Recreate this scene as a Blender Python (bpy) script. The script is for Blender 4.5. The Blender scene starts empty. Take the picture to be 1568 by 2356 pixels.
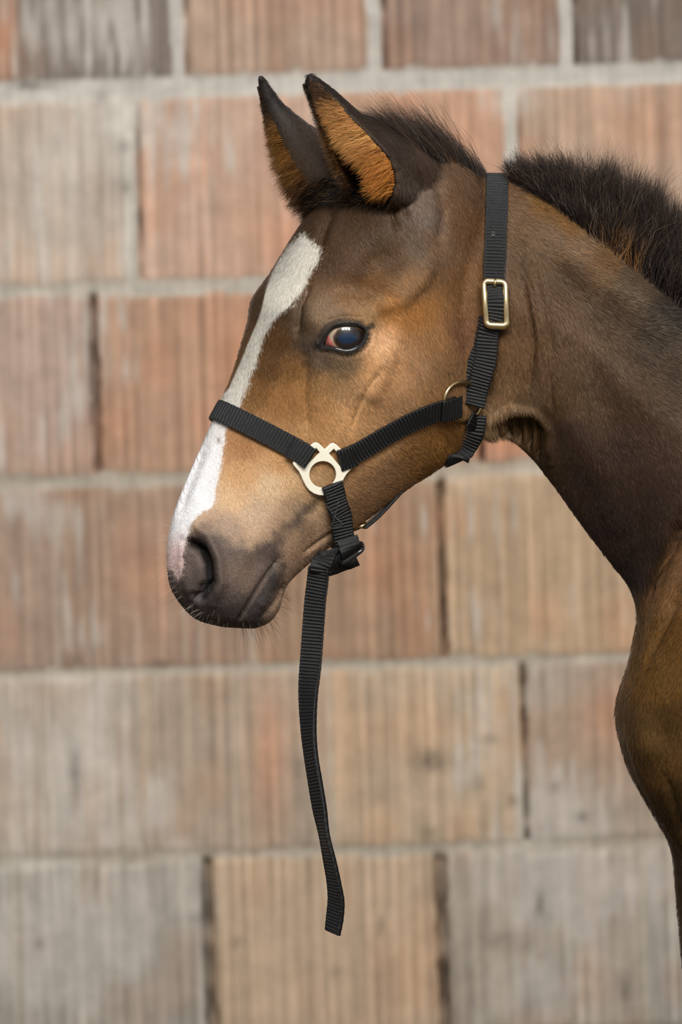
import bpy, math, random
import numpy as np
from mathutils import Vector, Matrix
from mathutils.bvhtree import BVHTree

# ------------------------------------------------------------------ camera, world, lights, exposure
D = 4.0                      # camera to the plane of the foal's head (m)
S = 0.0004                   # metres per pixel of the photograph in that plane
ROLL = math.radians(1.7)
ZC = 0.0                     # height of the optical axis, set below from the ground
GROUND_V = 3240.0            # where the hooves stand
ZC = (GROUND_V - 1178) * S + 0.005
scene = bpy.context.scene
RROT = Matrix.Rotation(ROLL, 4, 'Y')

cam_d = bpy.data.cameras.new('camera')
cam = bpy.data.objects.new('camera', cam_d)
scene.collection.objects.link(cam)
cam_d.sensor_fit = 'VERTICAL'
cam_d.sensor_height = 36.0
cam_d.sensor_width = 24.0
cam_d.lens = 36.0 * D / (2356 * S)
cam_d.clip_end = 60
cam.matrix_world = Matrix.Translation((0, 0, ZC)) @ RROT @ Matrix.Translation((0, -D, 0)) @ Matrix.Rotation(math.pi / 2, 4, 'X')
cam_d.dof.use_dof = True
cam_d.dof.focus_distance = D - 0.06
cam_d.dof.aperture_fstop = 6.8
scene.camera = cam

world = bpy.data.worlds.new('barn_air')
scene.world = world
world.use_nodes = True
world.node_tree.nodes['Background'].inputs[0].default_value = (0.93, 0.96, 1.0, 1)
world.node_tree.nodes['Background'].inputs[1].default_value = 0.42

def area(name, loc, target, sx, sy, power, col=(1, 1, 1)):
    l = bpy.data.lights.new(name, 'AREA')
    l.shape = 'RECTANGLE'; l.size = sx; l.size_y = sy; l.energy = power; l.color = col
    o = bpy.data.objects.new(name, l)
    scene.collection.objects.link(o)
    o.location = loc
    o.rotation_euler = (Vector(target) - Vector(loc)).to_track_quat('-Z', 'Y').to_euler()
    return o
for wx in (-0.45, 0.45, 1.4):
    area('barn_window_daylight', (wx, -3.3, ZC + 2.1), (wx * .2, 0.3, ZC), .78, 1.0, 60, (1.0, 0.98, 0.95))
area('skylight', (-0.4, 0.4, ZC + 2.6), (0.0, 0.2, ZC), 2.2, 1.0, 14, (0.92, 0.96, 1.0))
scene.view_settings.view_transform = 'Standard'
scene.view_settings.look = 'None'
scene.view_settings.gamma = 1.0
scene.view_settings.exposure = 0.0
scene.view_settings.use_curve_mapping = False
scene.cycles.max_bounces = 6
scene.cycles_curves.shape = 'RIBBONS'

# ------------------------------------------------------------------ helpers
rng = np.random.default_rng(7)
random.seed(7)

def up(u, v, y=0.0):
    """point of the picture (u, v) at depth y, in the foal's upright frame"""
    k = S * (D + y) / D
    return np.array([(u - 784) * k, y, -(v - 1178) * k])

def to_px(P):
    k = D / (S * (D + P[:, 1]))
    return 784 + P[:, 0] * k, 1178 - P[:, 2] * k

def lin(h):
    h = h.lstrip('#')
    c = np.array([int(h[i:i + 2], 16) for i in (0, 2, 4)]) / 255.0
    return np.where(c <= 0.04045, c / 12.92, ((c + 0.055) / 1.055) ** 2.4)

def smooth01(x):
    x = np.clip(x, 0, 1)
    return x * x * (3 - 2 * x)

def catmull(P, n):
    P = np.asarray(P, float)
    m = len(P)
    t = np.linspace(0, m - 1, n)
    i = np.clip(np.floor(t).astype(int), 0, m - 2)
    f = (t - i)[:, None]
    p1, p2 = P[i], P[i + 1]
    p0 = np.where((i > 0)[:, None], P[np.maximum(i - 1, 0)], 2 * p1 - p2)
    p3 = np.where((i < m - 2)[:, None], P[np.minimum(i + 2, m - 1)], 2 * p2 - p1)
    return 0.5 * ((2 * p1) + (-p0 + p2) * f + (2 * p0 - 5 * p1 + 4 * p2 - p3) * f ** 2 + (-p0 + 3 * p1 - 3 * p2 + p3) * f ** 3)

def seg_dist(u, v, poly):
    """distance from many points to a polyline, and how far along it (0..1)"""
    best = np.full(u.shape, 1e9); along = np.zeros(u.shape)
    poly = np.asarray(poly, float)
    L = np.r_[0, np.cumsum(np.hypot(*(poly[1:] - poly[:-1]).T))]
    for i in range(len(poly) - 1):
        a, b = poly[i], poly[i + 1]
        d = b - a
        t = np.clip(((u - a[0]) * d[0] + (v - a[1]) * d[1]) / (d @ d), 0, 1)
        r = np.hypot(u - a[0] - t * d[0], v - a[1] - t * d[1])
        k = r < best
        best[k] = r[k]; along[k] = ((L[i] + t * (L[i + 1] - L[i])) / L[-1])[k]
    return best, along

def in_poly(u, v, poly):
    c = np.zeros(u.shape, bool)
    n = len(poly)
    for i in range(n):
        x1, y1 = poly[i]; x2, y2 = poly[(i + 1) % n]
        if y1 == y2: continue
        k = ((y1 > v) != (y2 > v)) & (u < (x2 - x1) * (v - y1) / (y2 - y1) + x1)
        c ^= k
    return c

def signed(u, v, poly):
    """signed distance to a closed outline, positive inside"""
    d, _ = seg_dist(u, v, list(poly) + [poly[0]])
    return np.where(in_poly(u, v, poly), d, -d)

def vnoise(x, y, seed=0):
    """smooth value noise, -1..1"""
    r = np.random.default_rng(seed).random((256, 256)) * 2 - 1
    xi = np.floor(x).astype(int); yi = np.floor(y).astype(int)
    fx = x - xi; fy = y - yi
    fx = fx * fx * (3 - 2 * fx); fy = fy * fy * (3 - 2 * fy)
    a = r[xi & 255, yi & 255]; b = r[(xi + 1) & 255, yi & 255]
    c = r[xi & 255, (yi + 1) & 255]; d = r[(xi + 1) & 255, (yi + 1) & 255]
    return (a * (1 - fx) + b * fx) * (1 - fy) + (c * (1 - fx) + d * fx) * fy

def mesh_np(name, V, F, mats=(), smooth=True):
    V = np.asarray(V, float)
    me = bpy.data.meshes.new(name)
    if isinstance(F, np.ndarray):
        n, k = F.shape
        me.vertices.add(len(V)); me.vertices.foreach_set('co', V.ravel())
        me.loops.add(n * k); me.loops.foreach_set('vertex_index', F.ravel().astype(np.int32))
        me.polygons.add(n); me.polygons.foreach_set('loop_start', np.arange(0, n * k, k, dtype=np.int32))
        me.update(calc_edges=True)
    else:
        me.from_pydata([tuple(p) for p in V], [], [tuple(f) for f in F])
        me.update()
    for m in mats: me.materials.append(m)
    if smooth: me.shade_smooth()
    return me

def vcol(me, name, C):
    a = me.attributes.new(name, 'FLOAT_COLOR', 'POINT')
    C4 = np.ones((len(C), 4)); C4[:, :3] = C
    a.data.foreach_set('color', C4.ravel())

# things are built in the upright frame of the picture and then turned with the camera's roll
def root_empty(name, base, label, cat):
    o = bpy.data.objects.new(name, None)
    scene.collection.objects.link(o)
    o.empty_display_size = 0.05
    o.matrix_world = Matrix.Translation((0, 0, ZC)) @ RROT @ Matrix.Translation(Vector(base))
    o['label'] = label; o['category'] = cat
    o['base'] = [float(x) for x in base]
    return o

def child(name, me, parent, root, label=None):
    o = bpy.data.objects.new(name, me)
    scene.collection.objects.link(o)
    o.parent = parent
    b = np.array(root['base'][:])
    if parent is root and isinstance(me, bpy.types.Mesh):
        co = np.empty(len(me.vertices) * 3); me.vertices.foreach_get('co', co)
        me.vertices.foreach_set('co', (co.reshape(-1, 3) - b).ravel()); me.update()
    elif isinstance(me, bpy.types.Mesh):
        co = np.empty(len(me.vertices) * 3); me.vertices.foreach_get('co', co)
        me.vertices.foreach_set('co', (co.reshape(-1, 3) - b).ravel()); me.update()
    if label: o['label'] = label
    return o

# ------------------------------------------------------------------ materials
def new_mat(name):
    m = bpy.data.materials.new(name); m.use_nodes = True
    nt = m.node_tree
    return m, nt, nt.nodes['Principled BSDF']

def N(nt, kind, **kw):
    n = nt.nodes.new(kind)
    for k, v in kw.items():
        if k.startswith('i_'):
            n.inputs[k[2:].replace('_', ' ')].default_value = v
        else: setattr(n, k, v)
    return n

def mat_wall():
    m, nt, b = new_mat('clay_block_wall')
    at = N(nt, 'ShaderNodeAttribute', attribute_name='wall_colour')
    geo = N(nt, 'ShaderNodeTexCoord')
    mp = N(nt, 'ShaderNodeMapping'); mp.inputs['Scale'].default_value = (95, 1, 5)
    nt.links.new(geo.outputs['Object'], mp.inputs[0])
    n1 = N(nt, 'ShaderNodeTexNoise', i_Scale=1.0, i_Detail=4.0, i_Roughness=0.6)
    nt.links.new(mp.outputs[0], n1.inputs['Vector'])
    n2 = N(nt, 'ShaderNodeTexNoise', i_Scale=30.0, i_Detail=6.0, i_Roughness=0.65)
    nt.links.new(geo.outputs['Object'], n2.inputs['Vector'])
    r1 = N(nt, 'ShaderNodeMapRange'); r1.inputs[1].default_value = .3; r1.inputs[2].default_value = .7
    r1.inputs[3].default_value = .84; r1.inputs[4].default_value = 1.14
    nt.links.new(n1.outputs[0], r1.inputs[0])
    r2 = N(nt, 'ShaderNodeMapRange'); r2.inputs[1].default_value = .3; r2.inputs[2].default_value = .7
    r2.inputs[3].default_value = .86; r2.inputs[4].default_value = 1.12
    nt.links.new(n2.outputs[0], r2.inputs[0])
    mu = N(nt, 'ShaderNodeMath', operation='MULTIPLY')
    nt.links.new(r1.outputs[0], mu.inputs[0]); nt.links.new(r2.outputs[0], mu.inputs[1])
    vm = N(nt, 'ShaderNodeVectorMath', operation='SCALE')
    nt.links.new(at.outputs['Color'], vm.inputs[0]); nt.links.new(mu.outputs[0], vm.inputs['Scale'])
    nt.links.new(vm.outputs[0], b.inputs['Base Color'])
    b.inputs['Roughness'].default_value = 0.95
    b.inputs['Specular IOR Level'].default_value = 0.15
    bp = N(nt, 'ShaderNodeBump', i_Strength=0.5, i_Distance=0.002)
    nt.links.new(n2.outputs[0], bp.inputs['Height']); nt.links.new(bp.outputs[0], b.inputs['Normal'])
    return m

def mat_floor():
    m, nt, b = new_mat('packed_earth_and_straw')
    n = N(nt, 'ShaderNodeTexNoise', i_Scale=9.0, i_Detail=8.0)
    cr = N(nt, 'ShaderNodeValToRGB')
    cr.color_ramp.elements[0].color = (.045, .033, .022, 1); cr.color_ramp.elements[1].color = (.16, .12, .075, 1)
    nt.links.new(n.outputs[0], cr.inputs[0]); nt.links.new(cr.outputs[0], b.inputs['Base Color'])
    b.inputs['Roughness'].default_value = 1
    return m

def mat_skin():
    m, nt, b = new_mat('foal_skin_and_short_coat')
    at = N(nt, 'ShaderNodeAttribute', attribute_name='coat')
    n = N(nt, 'ShaderNodeTexNoise', i_Scale=700.0, i_Detail=3.0, i_Roughness=0.6)
    tc = N(nt, 'ShaderNodeTexCoord')
    nt.links.new(tc.outputs['Object'], n.inputs['Vector'])
    r = N(nt, 'ShaderNodeMapRange'); r.inputs[1].default_value = .25; r.inputs[2].default_value = .75
    r.inputs[3].default_value = .8; r.inputs[4].default_value = 1.15
    nt.links.new(n.outputs[0], r.inputs[0])
    vm = N(nt, 'ShaderNodeVectorMath', operation='SCALE')
    nt.links.new(at.outputs['Color'], vm.inputs[0]); nt.links.new(r.outputs[0], vm.inputs['Scale'])
    nt.links.new(vm.outputs[0], b.inputs['Base Color'])
    b.inputs['Roughness'].default_value = 0.62
    b.inputs['Specular IOR Level'].default_value = 0.3
    b.inputs['Sheen Weight'].default_value = 0.12
    b.inputs['Sheen Roughness'].default_value = 0.4
    bp = N(nt, 'ShaderNodeBump', i_Strength=0.35, i_Distance=0.0008)
    nt.links.new(n.outputs[0], bp.inputs['Height']); nt.links.new(bp.outputs[0], b.inputs['Normal'])
    return m

def mat_plain(name, col, rough=.5, metal=0., spec=.5, coat=0.):
    m, nt, b = new_mat(name)
    b.inputs['Base Color'].default_value = (*col, 1)
    b.inputs['Roughness'].default_value = rough
    b.inputs['Metallic'].default_value = metal
    b.inputs['Specular IOR Level'].default_value = spec
    b.inputs['Coat Weight'].default_value = coat
    b.inputs['Coat Roughness'].default_value = 0.03
    n = N(nt, 'ShaderNodeTexNoise', i_Scale=300.0, i_Detail=3.0)
    r = N(nt, 'ShaderNodeMapRange'); r.inputs[3].default_value = max(0, rough - .08); r.inputs[4].default_value = min(1, rough + .08)
    nt.links.new(n.outputs[0], r.inputs[0]); nt.links.new(r.outputs[0], b.inputs['Roughness'])
    return m

M_WALL = mat_wall(); M_FLOOR = mat_floor(); M_SKIN = mat_skin()

# ------------------------------------------------------------------ the wall of hollow clay blocks
YW = 1.93
KW = S * (D + YW) / D
CR, SR = math.cos(ROLL), math.sin(ROLL)
def wall_px(x, z):
    """wall point (x, height above the optical axis) -> picture coordinates"""
    xi = x * CR - z * SR
    zi = x * SR + z * CR
    return 784 + xi / KW, 1178 - zi / KW
rows_v = np.array([-262, 190, 650, 1090, 1531, 1958, 2392])      # mortar beds at the middle of the picture
rows_z = -(rows_v - 1178) * KW
# joints per course: (picture x at the middle of the course, half width px, kind)
joints = [
    [(-45, 17, 'm'), (405, 15, 'm'), (857, 18, 'm'), (1298, 17, 'm'), (1750, 17, 'm')],
    [(-150, 14, 'm'), (300, 15, 'm'), (742, 14, 'm'), (1178, 16, 'm'), (1630, 15, 'm')],
    [(-225, 8, 'd'), (219, 9, 'd'), (662, 10, 'd'), (1105, 9, 'd'), (1548, 9, 'd')],
    [(-310, 8, 't'), (130, 6, 't'), (576, 7, 't'), (1018, 9, 'd'), (1465, 8, 't')],
    [(-130, 6, 't'), (320, 5, 't'), (762, 6, 't'), (1207, 6, 'd'), (1650, 8, 'd')],
    [(45, 7, 't'), (482, 14, 'd'), (1018, 14, 'd'), (1480, 8, 't'), (1900, 8, 't')]]
block_cols = [
    ['#8a705e', '#7b6d65', '#a38571', '#937767', '#75665d', '#85705f'],
    ['#b39f90', '#b3a192', '#b8947e', '#b78c70', '#ac8b73', '#a98871'],
    ['#a58c7e', '#ab8f80', '#ad8468', '#b37c58', '#b08066', '#a87f68'],
    ['#9c8272', '#a08472', '#9d7f6a', '#a07d60', '#b0906f', '#b08e70'],
    ['#ab9480', '#b0a091', '#a8937f', '#b59b7e', '#a18e7d', '#a3907d'],
    ['#a09386', '#a79d93', '#bb9e80', '#a8998b', '#a39a90', '#a3937f']]

def build_wall():
    xs = np.concatenate([np.linspace(-2.6, -0.56, 40)[:-1], np.arange(-0.56, 0.56, 0.0028), np.linspace(0.561, 2.6, 40)])
    zlo, zhi = -ZC, 1.9
    zs = np.concatenate([np.linspace(zlo, -0.80, 30)[:-1], np.arange(-0.80, 0.80, 0.006), np.linspace(0.806, zhi, 40)])
    X, Z = np.meshgrid(xs, zs)
    X = X.ravel(); Z = Z.ravel()
    U, V = wall_px(X, Z)
    # straight rows in the wall's own frame
    Vr = 1178 - Z / KW; Ur = 784 + X / KW
    wob = 4 * vnoise(Ur / 55, Vr / 60, 3) + 2.5 * vnoise(Ur / 17, Vr / 17, 4)
    H = np.zeros(len(X)); C = np.zeros((len(X), 3))
    course = np.clip(np.searchsorted(rows_v, Vr) - 1, 0, 5)
    ext_lo = Vr < rows_v[0]; ext_hi = Vr > rows_v[-1]
    course = np.where(ext_lo, (np.floor((Vr - rows_v[0]) / 440).astype(int)) % 2, course)
    course = np.where(ext_hi, 4 + (np.floor((Vr - rows_v[-1]) / 430).astype(int)) % 2, course)
    allrows = np.concatenate([rows_v[0] - 440 * np.arange(12, 0, -1), rows_v, rows_v[-1] + 430 * np.arange(1, 8)])
    bed_half = np.interp(Vr, [0, 190, 420, 650, 1090, 1531, 1958], [27, 27, 20, 17, 18, 13, 13])
    dist_bed = np.min(np.abs(Vr[:, None] - allrows[None]), axis=1)
    mort = smooth01((bed_half + wob * 1.3 - dist_bed) / 7 + .5)
    gro = np.zeros(len(X)); dark = np.zeros(len(X))
    mj = np.zeros(len(X))
    bc = np.zeros((len(X), 3))
    for c in range(6):
        k = np.where(course == c)[0]
        js = joints[c]
        vm = (rows_v[c] + rows_v[c + 1]) / 2
        # joint x is given at the course's middle in the picture; carry it to the wall's frame
        jx = []
        for (ju, hw, kind) in js:
            xi = (ju - 784) * KW; zi = -(vm - 1178) * KW
            jx.append((784 + (xi * CR + zi * SR) / KW, hw, kind))
        first = jx[0][0]; last = jx[-1][0]
        u = Ur[k]
        per = 446.0
        um = np.where(u < first, last - ((first - u) % per), np.where(u > last, first + ((u - last) % per), u))
        idx = np.searchsorted([j[0] for j in jx], um)
        cols = np.array([lin(h) for h in block_cols[c]])
        bc[k] = cols[np.clip(idx, 0, 5)]
        # colour of the clay drifts across each block
        for (ju, hw, kind) in jx:
            dd = np.abs(um - ju)
            w = smooth01((hw + wob[k] * .8 - dd) / 5 + .5)
            if kind == 'd':
                broken = 0.78 + 0.3 * vnoise(Vr[k] / 50, Ur[k] * 0 + ju, 9)
                dark[k] = np.maximum(dark[k], w * np.clip(broken, 0, 1))
            elif kind == 'm':
                mj[k] = np.maximum(mj[k], w)
                dark[k] = np.maximum(dark[k], 0.75 * smooth01((7 - np.abs(um - ju - hw - 5)) / 5) * (0.6 + .6 * vnoise(Vr[k] / 45, Ur[k] * 0, 5)))
            else:
                mj[k] = np.maximum(mj[k], w * .6)
        # vertical keying grooves
        ph = (u / 30.2 + (c * .37)) % 1.0
        gro[k] = np.exp(-((ph - .5) / .13) ** 2)
    mj = np.clip(mj, 0, 1) * (1 - np.clip(dark, 0, 1))
    mort_all = np.clip(np.maximum(mort, mj), 0, 1)
    face = 1 - mort_all
    # smears of mortar and lime over the clay
    sm = vnoise(Ur / 13, Vr / 200, 11) * .5 + vnoise(Ur / 16, Vr / 60, 12) * .35 + vnoise(Ur / 150, Vr / 120, 13) * .55
    grey_zone = np.zeros(len(X))
    for (gu, gv, ru, rv, a) in [(230, 330, 190, 170, .5), (60, 480, 90, 150, .35), (200, 60, 240, 140, .4), (170, 880, 60, 200, .55),
                                (130, 1180, 200, 90, .4), (190, 1750, 170, 200, .6), (120, 2150, 260, 170, .75), (370, 1850, 60, 130, .5),
                                (1310, 2060, 190, 170, .75), (1230, 2270, 160, 120, .5), (1300, 1850, 110, 120, .55), (1100, 1650, 70, 140, .3),
                                (1380, 80, 120, 120, .3), (900, 60, 90, 120, .15), (0, 2000, 160, 60, .5), (1120, 1350, 60, 160, .3)]:
        grey_zone = np.maximum(grey_zone, a * np.exp(-((U - gu) / ru) ** 2 - ((V - gv) / rv) ** 2))
    smear = smooth01((sm + grey_zone * 2.5 - .45) / .9) * .7
    C = bc * (1 - .10 * gro[:, None])
    # redder patches of clay
    red = smooth01((vnoise(Ur / 95, Vr / 120, 21) + .05) / .8)
    C = C * (1 + red[:, None] * np.array([.07, -.05, -.13]))
    for (gu, gv, ru, rv, a) in [(560, 830, 90, 170, .6), (700, 560, 120, 70, .6), (620, 1740, 45, 170, .6), (1000, 320, 120, 100, .3), (1160, 1020, 60, 40, .8),
                                (880, 1250, 60, 120, .4), (1400, 1640, 60, 90, .5), (10, 80, 25, 120, .9), (1480, 300, 90, 70, .35), (380, 1330, 90, 150, .3)]:
        g = a * np.exp(-((U - gu) / ru) ** 2 - ((V - gv) / rv) ** 2)
        C = C * (1 - g[:, None]) + g[:, None] * lin('#bf7c50')
    edge_line = np.exp(-((((Ur / 30.2) % 1.0) - .2) / .07) ** 2)
    C = C * (1 + .28 * edge_line[:, None]) * (1 + .22 * vnoise(Ur / 7.5, Vr / 330, 14)[:, None])
    lime = lin('#b9b1aa')
    C = C * (1 - smear[:, None]) + lime * smear[:, None]
    mc_t = lin('#b3ada6'); mc_b = lin('#a89c8c')
    w = smooth01((Vr - 150) / 900)[:, None]
    mc = mc_t * (1 - w) + mc_b * w
    mc = mc * (1 + .10 * vnoise(Ur / 40, Vr / 22, 31)[:, None])
    C = C * face[:, None] + mc * mort_all[:, None]
    # stains of their own shape
    for (gu, gv, ru, rv, a) in [(985, 1748, 40, 26, .7), (875, 2130, 8, 24, .8), (1240, 2080, 10, 30, .6), (290, 335, 15, 14, .7), (288, 430, 16, 22, .4),
                                (1178, 1840, 14, 12, .55), (985, 1915, 24, 16, .4), (70, 197, 42, 9, .75), (1338, 1880, 11, 10, .6), (1435, 2280, 14, 40, .5),
                                (1120, 1700, 26, 10, .35), (168, 1520, 30, 12, .3), (365, 1528, 25, 10, .5), (880, 1830, 20, 20, .3), (175, 1780, 12, 60, .4),
                                (1275, 1810, 14, 12, .4), (1100, 1800, 14, 22, .35), (90, 2170, 14, 16, .4), (540, 2170, 18, 14, .35), (455, 2110, 20, 12, .55),
                                (235, 225, 14, 20, .35), (690, 1790, 14, 70, .4), (770, 2235, 12, 16, .4), (1155, 2165, 60, 22, .3)]:
        g = a * np.exp(-((U - gu) / ru) ** 2 - ((V - gv) / rv) ** 2) * (1 + .5 * vnoise(U / 9, V / 9, 41))
        g = np.clip(g, 0, .9)[:, None]
        C = C * (1 - g) + g * lin('#4c4238')
    # lighter blobs of slopped mortar
    for (gu, gv, ru, rv, a) in [(275, 280, 38, 60, .7), (290, 580, 16, 70, .8), (1175, 230, 60, 40, .6), (900, 2140, 70, 50, .45), (440, 2080, 60, 60, .35),
                                (140, 1560, 60, 14, .6), (90, 1985, 90, 18, .6), (1230, 1935, 90, 16, .5), (1100, 1110, 110, 40, .5), (410, 1950, 40, 22, .5), (300, 360, 12, 60, .4)]:
        g = (a * np.exp(-((U - gu) / ru) ** 2 - ((V - gv) / rv) ** 2))[:, None]
        t = lin('#c2bab2') if gv < 700 or (gu < 500 or 1150 < gu < 1300) else lin('#c7a98a')
        C = C * (1 - g) + g * t
    lumw = C.mean(1)[:, None]
    C = (C * .72 + lumw * .28) * np.array([1.38, 1.34, 1.24])
    dk = (np.clip(dark, 0, 1) * (1 - .9 * mort))[:, None]
    C = C * (1 - dk * .78) + dk * .78 * lin('#3b322b')
    H = face * 0.004 - gro * face * .0022 + edge_line * face * .0006
    H = H - np.clip(dark, 0, 1) * (1 - mort) * .030 + wob * .0001 + mort_all * .0006 * vnoise(Ur / 12, Vr / 12, 51)
    x = X; z = Z + ZC
    y = YW - H
    nx, nz = len(xs), len(zs)
    V3 = np.stack([x, y, z], 1)
    idx = np.arange(nx * nz).reshape(nz, nx)
    q = np.stack([idx[:-1, :-1].ravel(), idx[:-1, 1:].ravel(), idx[1:, 1:].ravel(), idx[1:, :-1].ravel()], 1)
    # back of the wall, so that it has its thickness
    b = len(V3)
    corner = [idx[0, 0], idx[0, -1], idx[-1, -1], idx[-1, 0]]
    V3 = np.vstack([V3, np.array([[V3[i, 0], YW + .25, V3[i, 2]] for i in corner])])
    faces = q.tolist()
    me = mesh_np('wall_back', V3, np.array(faces + [[b + 1, b, b + 3, b + 2]]), (M_WALL,), smooth=True)
    vcol(me, 'wall_colour', np.vstack([np.clip(C, 0, 1), np.tile(lin('#8a7868'), (4, 1))]))
    o = bpy.data.objects.new('wall_back', me); scene.collection.objects.link(o)
    o['kind'] = 'structure'; o['label'] = 'wall of grooved hollow clay blocks with pale mortar'
    return o
build_wall()

def build_floor():
    n = 60
    xs = np.linspace(-2.6, 2.6, n); ys = np.linspace(-4.6, YW + .02, n)
    X, Y = np.meshgrid(xs, ys)
    Z = 0.003 * vnoise(X.ravel() * 5, Y.ravel() * 5, 2) - .004
    idx = np.arange(n * n).reshape(n, n)
    q = np.stack([idx[:-1, :-1].ravel(), idx[:-1, 1:].ravel(), idx[1:, 1:].ravel(), idx[1:, :-1].ravel()], 1)
    me = mesh_np('floor', np.stack([X.ravel(), Y.ravel(), Z], 1), q, (M_FLOOR,))
    o = bpy.data.objects.new('floor', me); scene.collection.objects.link(o)
    o['kind'] = 'structure'; o['label'] = 'packed earth barn floor'
build_floor()

# ------------------------------------------------------------------ the foal's body
PSI = math.radians(14)
XP = (1000 - 784) * S
NL = np.array([-math.sin(PSI), math.cos(PSI), 0.0])      # the head's own sideways direction, away from the viewer

def ring(F, B, g, e, psi, n, y0):
    F = np.array(F); B = np.array(B)
    ym = y0
    P1 = up(F[0], F[1], 0); P2 = up(B[0], B[1], 0)
    M = (P1 + P2) / 2
    if psi:
        ym = y0 + (M[0] - XP) * math.tan(psi)
        f = (D + ym) / D
        P1 = P1 * f; P2 = P2 * f; M = M * f
    M[1] = ym
    d = P2 - P1; d[1] = 0
    a = np.linalg.norm(d) / 2; d /= 2 * a
    th = np.linspace(0, 2 * math.pi, n, endpoint=False)
    t = (1 - np.cos(th)) / 2
    ww = np.maximum(4 * t * (1 - t), 0) ** e * np.interp(t, [0, .25, .5, .75, 1], g) * .001
    p = a * (2 * t - 1); q = np.where(th > math.pi, 1, -1) * ww
    d3 = np.array([d[0] * math.cos(psi), d[0] * math.sin(psi), d[2]])
    nl = np.array([-math.sin(psi), math.cos(psi), 0])
    P = p[:, None] * d3 + q[:, None] * nl
    c = P @ d
    lo, hi = c.min(), c.max()
    c2 = (c - lo) / (hi - lo) * 2 * a - a
    P = P + (c2 - c)[:, None] * d
    return P + M

def loft(st, per, n, psi=0.0, y0=None, caps=True):
    """st rows: Fu Fv Bu Bv g0..g4 e [y0 mm]"""
    st = np.array([list(r) + ([0.0] if len(r) == 10 else []) for r in st], float)
    A = catmull(st, (len(st) - 1) * per + 1)
    rings = [ring(r[0:2], r[2:4], r[4:9], max(r[9], .25), psi, n, r[10] * .001) for r in A]
    return tube(rings, n)

def tube(rings, n):
    V = np.vstack(rings)
    m = len(rings)
    F = []
    for i in range(m - 1):
        for j in range(n):
            k = (j + 1) % n
            F.append((i * n + j, i * n + k, (i + 1) * n + k, (i + 1) * n + j))
    V = np.vstack([V, rings[0].mean(0), rings[-1].mean(0)])
    a, b = m * n, m * n + 1
    for j in range(n):
        k = (j + 1) % n
        F.append((a, k, j)); F.append((b, (m - 1) * n + j, (m - 1) * n + k))
    return V, F

head = [
    (508, 1442, 588, 1446, 4, 7, 8, 7, 5, .5),
    (454, 1426, 620, 1431, 14, 21, 24, 23, 17, .5),
    (420, 1396, 642, 1402, 18, 26, 29, 28, 20, .5),
    (392, 1350, 650, 1372, 24, 33, 35, 32, 23, .48),
    (384, 1290, 663, 1342, 27, 37, 38, 34, 24, .45),
    (387, 1240, 697, 1308, 28, 38, 39, 34, 23, .45),
    (399, 1185, 735, 1276, 27, 36, 38, 34, 22, .45),
    (417, 1135, 778, 1243, 24, 33, 37, 34, 22, .45),
    (440, 1080, 826, 1208, 22, 33, 38, 36, 24, .45),
    (465, 1025, 878, 1167, 23, 35, 41, 39, 26, .45),
    (489, 970, 930, 1128, 26, 38, 45, 43, 28, .45),
    (512, 915, 985, 1092, 30, 43, 50, 48, 30, .43),
    (535, 860, 1033, 1058, 38, 51, 56, 52, 33, .42),
    (553, 800, 1072, 1024, 48, 61, 62, 56, 35, .40),
    (569, 745, 1098, 980, 58, 70, 67, 59, 38, .38),
    (580, 690, 1110, 925, 62, 76, 70, 61, 40, .38),
    (622, 630, 1118, 862, 60, 76, 71, 61, 42, .40),
    (662, 565, 1122, 790, 56, 73, 70, 60, 44, .42),
    (700, 508, 1128, 715, 50, 69, 68, 58, 46, .44),
    (750, 458, 1132, 640, 45, 62, 65, 57, 46, .46),
    (800, 400, 1134, 560, 38, 55, 60, 55, 44, .48),
    (850, 345, 1130, 488, 30, 46, 54, 50, 40, .5),
    (905, 312, 1112, 425, 18, 32, 40, 38, 30, .5)]
neck = [
    (985, 420, 1000, 900, 20, 34, 36, 34, 20, .5),
    (1060, 392, 1068, 965, 22, 38, 44, 40, 24, .5),
    (1118, 402, 1115, 1002, 19, 38, 47, 42, 24, .5),
    (1180, 402, 1165, 1010, 18, 38, 49, 43, 26, .5),
    (1250, 408, 1215, 1048, 18, 39, 51, 45, 27, .5),
    (1330, 432, 1275, 1122, 19, 42, 54, 48, 28, .5),
    (1420, 482, 1340, 1212, 20, 46, 58, 52, 30, .5),
    (1500, 538, 1400, 1290, 22, 50, 63, 57, 34, .5),
    (1600, 610, 1450, 1356, 26, 56, 70, 66, 42, .5),
    (1720, 690, 1467, 1420, 30, 64, 80, 80, 60, .5),
    (1860, 740, 1500, 1600, 34, 74, 95, 95, 75, .48),
    (2040, 745, 1640, 1820, 38, 84, 108, 110, 85, .48),
    (2260, 790, 1960, 1890, 42, 98, 125, 125, 90, .48),
    (2560, 810, 2440, 1870, 46, 108, 140, 138, 95, .48),
    (2860, 780, 2860, 1810, 52, 110, 140, 132, 90, .48),
    (3120, 760, 3200, 1700, 58, 112, 132, 112, 70, .48),
    (3330, 820, 3440, 1560, 52, 96, 112, 92, 50, .48),
    (3470, 980, 3520, 1380, 30, 60, 70, 60, 30, .5)]

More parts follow.
